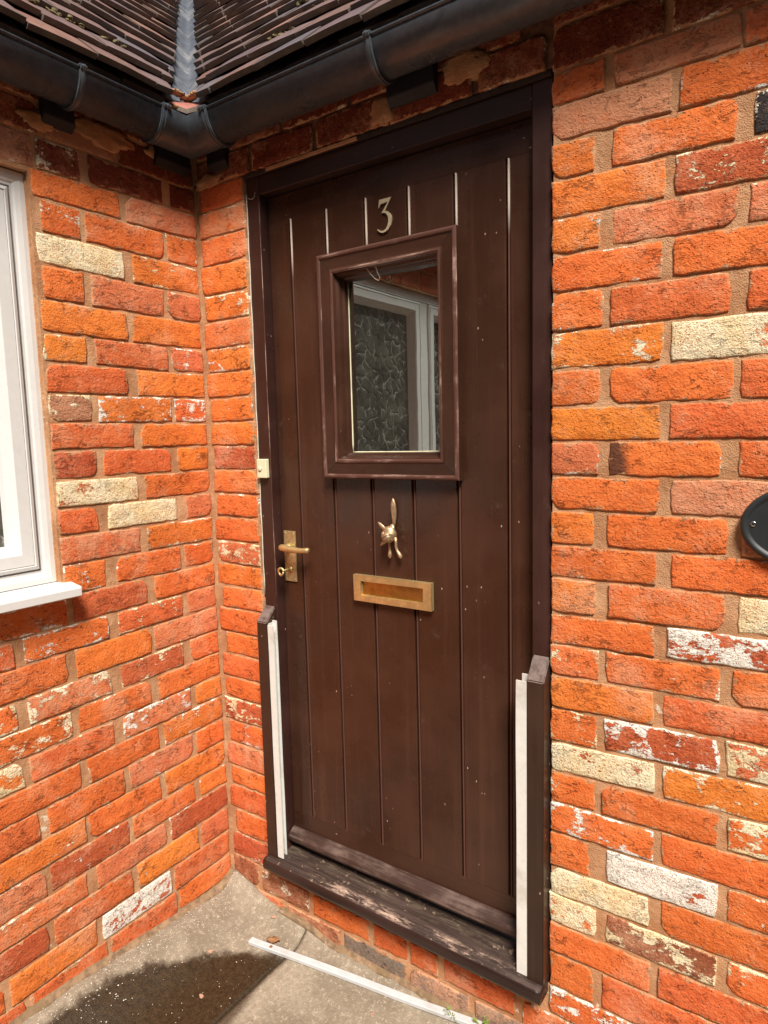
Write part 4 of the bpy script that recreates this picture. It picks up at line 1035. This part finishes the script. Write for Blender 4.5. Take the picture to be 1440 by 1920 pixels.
# broken red valley tile and mortar at its foot
bm = bmesh.new()
vv = [(E0+.062,-E0+.004,Z0+.022),(E0+.034,-E0-.034,Z0+.004),(E0-.004,-E0-.062,Z0+.022),(E0-.034,-E0-.034,Z0+.046),(E0+.0,-E0+.0,Z0+.044),(E0+.034,-E0+.034,Z0+.046)]
A = [bm.verts.new(p) for p in vv]; B = [bm.verts.new((p[0],p[1],p[2]-.012)) for p in vv]
bm.faces.new(A); bm.faces.new(B[::-1])
for i in range(6): bm.faces.new((A[i], B[i], B[(i+1)%6], A[(i+1)%6]))
o = bmo('valley_tile', bm, 'tile', rD); o.color = (.42,.17,.13,1)
bm = bmesh.new()
for i in range(15):
    a = -1+2*i/14; q_ = random.Random(i+50).uniform(-.003, .003)
    blob(bm, (E0-.004+(.052*a if a > 0 else 0), -E0+.004-(-.052*a if a < 0 else 0), Z0+.052+q_+.005*abs(a)), (.012,.012,.0045), 8, 6, .9)
blob(bm, (E0-.002,-E0-.055,Z0+.008), (.018,.030,.010), 10, 7, .7)
o = bmo('mortar_lump', bm, 'flake', rD, True); o.data.materials[0] = MAT['mortar']

# ------------------------------------------------------------------ ground
bm = bmesh.new()
for a in ((-40,-60,60,30),): 
    vs = [bm.verts.new(p) for p in ((-60,-60,GZ-.012),(60,-60,GZ-.012),(60,60,GZ-.012),(-60,60,GZ-.012))]; bm.faces.new(vs)
bmesh.ops.subdivide_edges(bm, edges=bm.edges, cuts=12, use_grid_fill=True)
tag(bmo('ground', bm, 'earth'), 'bare earth and ground running out from the house', kind='structure')
pv = empty('pavement'); tag(pv, 'pale concrete paving in front of the door, damp in the corner', kind='structure')
def smooth(a, b, x): t = max(0, min(1, (x-a)/(b-a))); return t*t*(3-2*t)
def gz(x, y):
    h = GZ
    h += (.052+.085*max(0, min(.55, -y)))*smooth(.24, .0, x)**1.3
    h += .030*smooth(-.075, .0, y)*smooth(.46, .30, x) + .012*smooth(-.05, 0, y)
    return h
def slab(x0, x1, y0, y1, mat, step=.012, gap=.0025, amp=1.0):
    nx, ny = max(2, int((x1-x0)/step)), max(2, int((y1-y0)/step)); bm = bmesh.new(); g_ = []
    for j in range(ny+1):
        row = []
        for i in range(nx+1):
            x = x0+(x1-x0)*i/nx; y = y0+(y1-y0)*j/ny
            z = gz(x, y)+amp*(.0016*mn.noise(Vector((x*18, y*18, 0)))+.0007*mn.noise(Vector((x*70, y*70, 2))))
            e_ = min(x-x0, x1-x) if True else 0
            if x1-x < .004 or x-x0 < .004: z -= .002
            row.append(bm.verts.new((x, y, z)))
        g_.append(row)
    for j in range(ny):
        for i in range(nx): bm.faces.new((g_[j][i], g_[j][i+1], g_[j+1][i+1], g_[j+1][i]))
    bnd = [e for e in bm.edges if e.is_boundary]
    ex = bmesh.ops.extrude_edge_only(bm, edges=bnd)
    for v in ex['geom']:
        if isinstance(v, bmesh.types.BMVert): v.co.z = GZ-.03
    return bmo('paving_slab', bm, mat, pv, True)
JX = .3285
slab(.0, JX, -.78, .004, 'slab_wet'); slab(JX+.0045, 1.25, -.78, .004, 'slab')
slab(1.2545, 2.35, -.78, .004, 'slab', .03)
slab(.0, JX+.3, -2.2, -.7845, 'slab', .03); slab(JX+.3045, 1.5, -2.2, -.7845, 'slab', .03); slab(1.5045, 2.4, -2.2, -.7845, 'slab', .03)
# crumbling mortar fillet at the foot of the brickwork
bm = bmesh.new(); ring = []
for i in range(90):
    x = .20+1.4*i/89; k = .5+.5*mn.noise(Vector((x*7, 0, 0)))
    d_ = .010+.007*k; h_ = .003+.005*k
    zb = gz(x, -d_)
    ring.append([bm.verts.new(p) for p in ((x,.003,zb+h_+.006),(x,-d_*.35,zb+h_*.7+.003*mn.noise(Vector((x*40,1,0)))),(x,-d_*.75,zb+h_*.35+.003*mn.noise(Vector((x*50,2,0)))),(x,-d_*1.3,zb-.002),(x,.003,zb-.01))])
for i in range(89):
    for k in range(4): bm.faces.new((ring[i][k], ring[i+1][k], ring[i+1][k+1], ring[i][k+1]))
bmo('mortar_fillet', bm, 'fillet', pv, True)
bm = bmesh.new(); ring = []
for i in range(90):
    y = -1.2*i/89; k = .5+.5*mn.noise(Vector((y*9, 4, 0)))
    d_ = .008+.012*k; h_ = .004+.008*k
    zb = gz(d_, y)
    ring.append([bm.verts.new(p) for p in ((-.003,y,zb+h_+.008),(d_*.35,y,zb+h_*.7+.003*mn.noise(Vector((y*40,1,0)))),(d_*.75,y,zb+h_*.35),(d_*1.3,y,zb-.003),(-.003,y,zb-.01))])
for i in range(89):
    for k in range(4): bm.faces.new((ring[i][k], ring[i+1][k], ring[i+1][k+1], ring[i][k+1]))
bmo('mortar_fillet', bm, 'fillet', pv, True)

# ------------------------------------------------------------------ unseen hedges added to cut low sky light, standing in for mirrored foliage
def hedge(x0, x1, y0, y1, h, label, seed, n=9000):
    o = empty('added_hedge', ((x0+x1)/2, (y0+y1)/2, GZ)); tag(o, label, 'hedge'); o.location = (0,0,0)
    rg = np.random.default_rng(seed)
    bm = bmesh.new(); box(bm, x0+.35, x1-.35, y0+.35, y1-.35, GZ-.02, h-.4)
    bmo('added_hedge_core', bm, 'wood_dark', o)
    lx, ly = x1-x0, y1-y0
    P = np.empty((n, 3)); f = rg.random(n)
    P[:, 0] = x0+lx*rg.random(n); P[:, 1] = y0+ly*rg.random(n); P[:, 2] = GZ+(h-GZ)*rg.random(n)**.9
    side = rg.integers(0, 5, n); dep = rg.random(n)**2*.45
    P[side == 0, 0] = x0+dep[side == 0]; P[side == 1, 0] = x1-dep[side == 1]; P[side == 2, 1] = y0+dep[side == 2]; P[side == 3, 1] = y1-dep[side == 3]
    P[side == 4, 2] = h-dep[side == 4]+.35*np.sin(P[side == 4, 0]*2.1)*np.sin(P[side == 4, 1]*1.7)
    A = rg.normal(size=(n, 3)); A /= np.linalg.norm(A, axis=1)[:, None]; B = rg.normal(size=(n, 3)); B -= (A*B).sum(1)[:, None]*A; B /= np.linalg.norm(B, axis=1)[:, None]
    s_ = (.10+.14*rg.random(n))[:, None]
    V = np.stack([P-A*s_, P+B*s_*.45, P+A*s_, P-B*s_*.45], 1).reshape(-1, 3)
    Fc = [(4*i, 4*i+1, 4*i+2, 4*i+3) for i in range(n)]
    q = pyo('added_hedge_foliage', V.tolist(), Fc, 'hedge', o); q['kind'] = 'stuff'
hedge(-2.5, 7.0, -7.2, -5.6, 5.2, 'tall dark conifer hedge added out of view to cut low sky light, facing the front door', 3)
hedge(6.2, 7.8, -5.4, 3.5, 5.2, 'tall dark conifer hedge added out of view to cut low sky light, facing the white window', 4)

# ------------------------------------------------------------------ things lying on the ground
# white plastic trim strip: shallow U section, slightly bowed
p0, p1 = Vector((.205,-.122,0)), Vector((1.02,.0,0))
p1 = Vector((.935,-.014,0)) 
bm = bmesh.new(); ring = []
dv = (p1-p0).normalized(); nv_ = Vector((-dv.y, dv.x, 0))
for i in range(41):
    s = i/40; p = p0.lerp(p1, s)+nv_*(.006*math.sin(math.pi*s))
    z = max(gz(p.x, p.y), GZ)+.002
    ring.append([bm.verts.new(p+nv_*a+Vector((0,0,z+b))) for a, b in ((-.0105,0),(-.0105,.009),(-.0085,.0105),(.0085,.0105),(.0105,.009),(.0105,0),(.0085,0),(.0085,.008),(-.0085,.008),(-.0085,0))])
for i in range(40):
    for k in range(10): bm.faces.new((ring[i][k], ring[i][(k+1)%10], ring[i+1][(k+1)%10], ring[i+1][k]))
bm.faces.new(ring[0]); bm.faces.new(ring[-1][::-1])
ts = bmo('trim_strip', bm, 'strip'); tag(ts, 'long white plastic trim strip lying on the paving below the sill', 'trim strip')
c_ = p0.lerp(p1, .10)
bm = bmesh.new(); tube(bm, [(c_.x, c_.y+.001, gz(c_.x,c_.y)+.0118), (c_.x, c_.y+.001, gz(c_.x,c_.y)+.0134)], .0052, 12); bmo('screw_cap', bm, 'leaf', ts)

def leaf(x, y, size, rot, mat, name, label, cat, curl=.3):
    bm = bmesh.new(); g_ = []
    for i in range(7):
        s = i/6; w_ = size*.33*math.sin(math.pi*min(1, s*.95+.03))**.8*(1+.25*math.sin(s*14))
        g_.append([bm.verts.new((s*size-size/2, w_*a, abs(a)*size*curl*.4+size*curl*.25*(s-.5)**2+.001*math.sin(s*9))) for a in (-1,-.5,0,.5,1)])
    for i in range(6):
        for k in range(4): bm.faces.new((g_[i][k], g_[i+1][k], g_[i+1][k+1], g_[i][k+1]))
    bmesh.ops.remove_doubles(bm, verts=bm.verts, dist=1e-5)
    ex = bmesh.ops.extrude_face_region(bm, geom=list(bm.faces)); bmesh.ops.translate(bm, vec=(0,0,.0007), verts=[e for e in ex['geom'] if isinstance(e, bmesh.types.BMVert)])
    o = bmo(name, bm, mat, None, True, (x, y, gz(x, y)+.003)); o.rotation_euler = (0,0,rot); tag(o, label, cat); return o
leaf(.262, -.085, .040, .5, 'leaf', 'dead_leaf', 'curled brown leaf beside the end of the white strip', 'leaf', .5)
def chip(x, y, s, label, seed):
    bm = bmesh.new(); blob(bm, (0,0,0), (s, s*.7, s*.35), 9, 6, .7)
    o = bmo('brick_chip', bm, 'stone', None, False, (x, y, gz(x,y)+s*.2)); o.rotation_euler = (0,0,seed*1.3); tag(o, label, 'brick chip')
chip(.148,-.225,.0085,'small pink brick chip at the upper edge of the damp patch',1)
chip(.235,-.335,.0085,'small pink brick chip in the middle of the damp patch',2)
chip(.212,-.028,.0090,'pink brick chip below the bricks left of the sill',3)
chip(.66,-.125,.0075,'reddish brick chip on the dry slab in front of the white strip',4)
# countless paint flakes and grit
fv, ff = [], []
rf = random.Random(21)
def flake(x, y, s):
    z = gz(x, y)+.0022; a = rf.uniform(0, 6.28); e = rf.uniform(.25, .8); b = len(fv)
    for k in range(5):
        t_ = a+k*1.257; r2 = s*rf.uniform(.6, 1.1)
        px, py = r2*math.cos(t_-a), r2*e*math.sin(t_-a)
        fv.append((x+px*math.cos(a)-py*math.sin(a), y+px*math.sin(a)+py*math.cos(a), z+rf.uniform(0,.0012)))
    fv.append((x, y, z+.0015))
    for k in range(5): ff.append((b+k, b+(k+1)%5, b+5))
for i in range(420):
    y = -rf.uniform(.0, .75); x = .014+abs(rf.gauss(0, .05)); flake(x, y, rf.uniform(.0008, .0030))
for i in range(150): flake(rf.uniform(.03,.33), rf.uniform(-.75,-.03), rf.uniform(.0007,.0022))
for i in range(60): flake(rf.uniform(.34,1.1), rf.uniform(-.3,-.0), rf.uniform(.0006,.0018))
tag(pyo('paint_flakes', fv, ff, 'flake'), 'tiny white paint flakes and grit scattered over the paving', kind='stuff')
# weeds at the foot of the wall
def weed(x, y, n, label, seed, s=.022):
    rw = random.Random(seed); r_ = empty('weed', (x, y, gz(x, y)+.004)); tag(r_, label, 'weed')
    bm = bmesh.new(); bs = bmesh.new()
    for i in range(n):
        a = rw.uniform(0, 6.28); rad = rw.uniform(.004, .016); h = rw.uniform(.006, .026)
        tip = Vector((rad*math.cos(a), rad*math.sin(a)-.004, h)); tube(bs, [(0,0,-.004), tip*.6+Vector((0,0,.004)), tip], .0006, 5)
        side = Vector((-math.sin(a), math.cos(a), 0)); fwd = Vector((math.cos(a), math.sin(a), .5)).normalized(); L_ = s*rw.uniform(.4, .8)
        q = [tip, tip+fwd*L_*.5+side*L_*.32, tip+fwd*L_, tip+fwd*L_*.5-side*L_*.32]
        vs = [bm.verts.new(p) for p in q]; c = bm.verts.new(tip+fwd*L_*.5+Vector((0,0,-.0015)))
        for k in range(4): bm.faces.new((vs[k], vs[(k+1)%4], c))
    bmo('leaves', bm, 'green', r_); bmo('stem', bs, 'green', r_)
weed(.925, -.020, 14, 'small yellow-green weed sprouting under the right end of the sill', 1)
weed(.845, -.030, 9, 'tiny dark weed in the gap between white strip and brick footing', 2, .014)
# bits of cobweb with caught debris
def thread(name, pts, r, label):
    bm = bmesh.new(); tube(bm, pts, r, 5); o = bmo(name, bm, 'web'); tag(o, label, 'cobweb'); return o
thread('cobweb', [(.600,YD-.015,1.790),(.607,YD-.010,1.776),(.616,YD-.004,1.764),(.626,YD-.002,1.758),(.632,YD-.004,1.764),(.629,YD-.010,1.776),(.628,YD-.018,1.793)], .0012, 'pale squiggle of cobweb hanging at the top of the door glass')
thread('cobweb', [(XL+.0005,YJ-.002,2.045),(XL+.014,YJ-.004,2.036),(XL+.026,YJ-.004,2.032),(XL+.034,YJ-.003,2.038),(XL+.037,YJ-.002,2.050)], .0007, 'thin cobweb thread slung across the top of the left jamb')
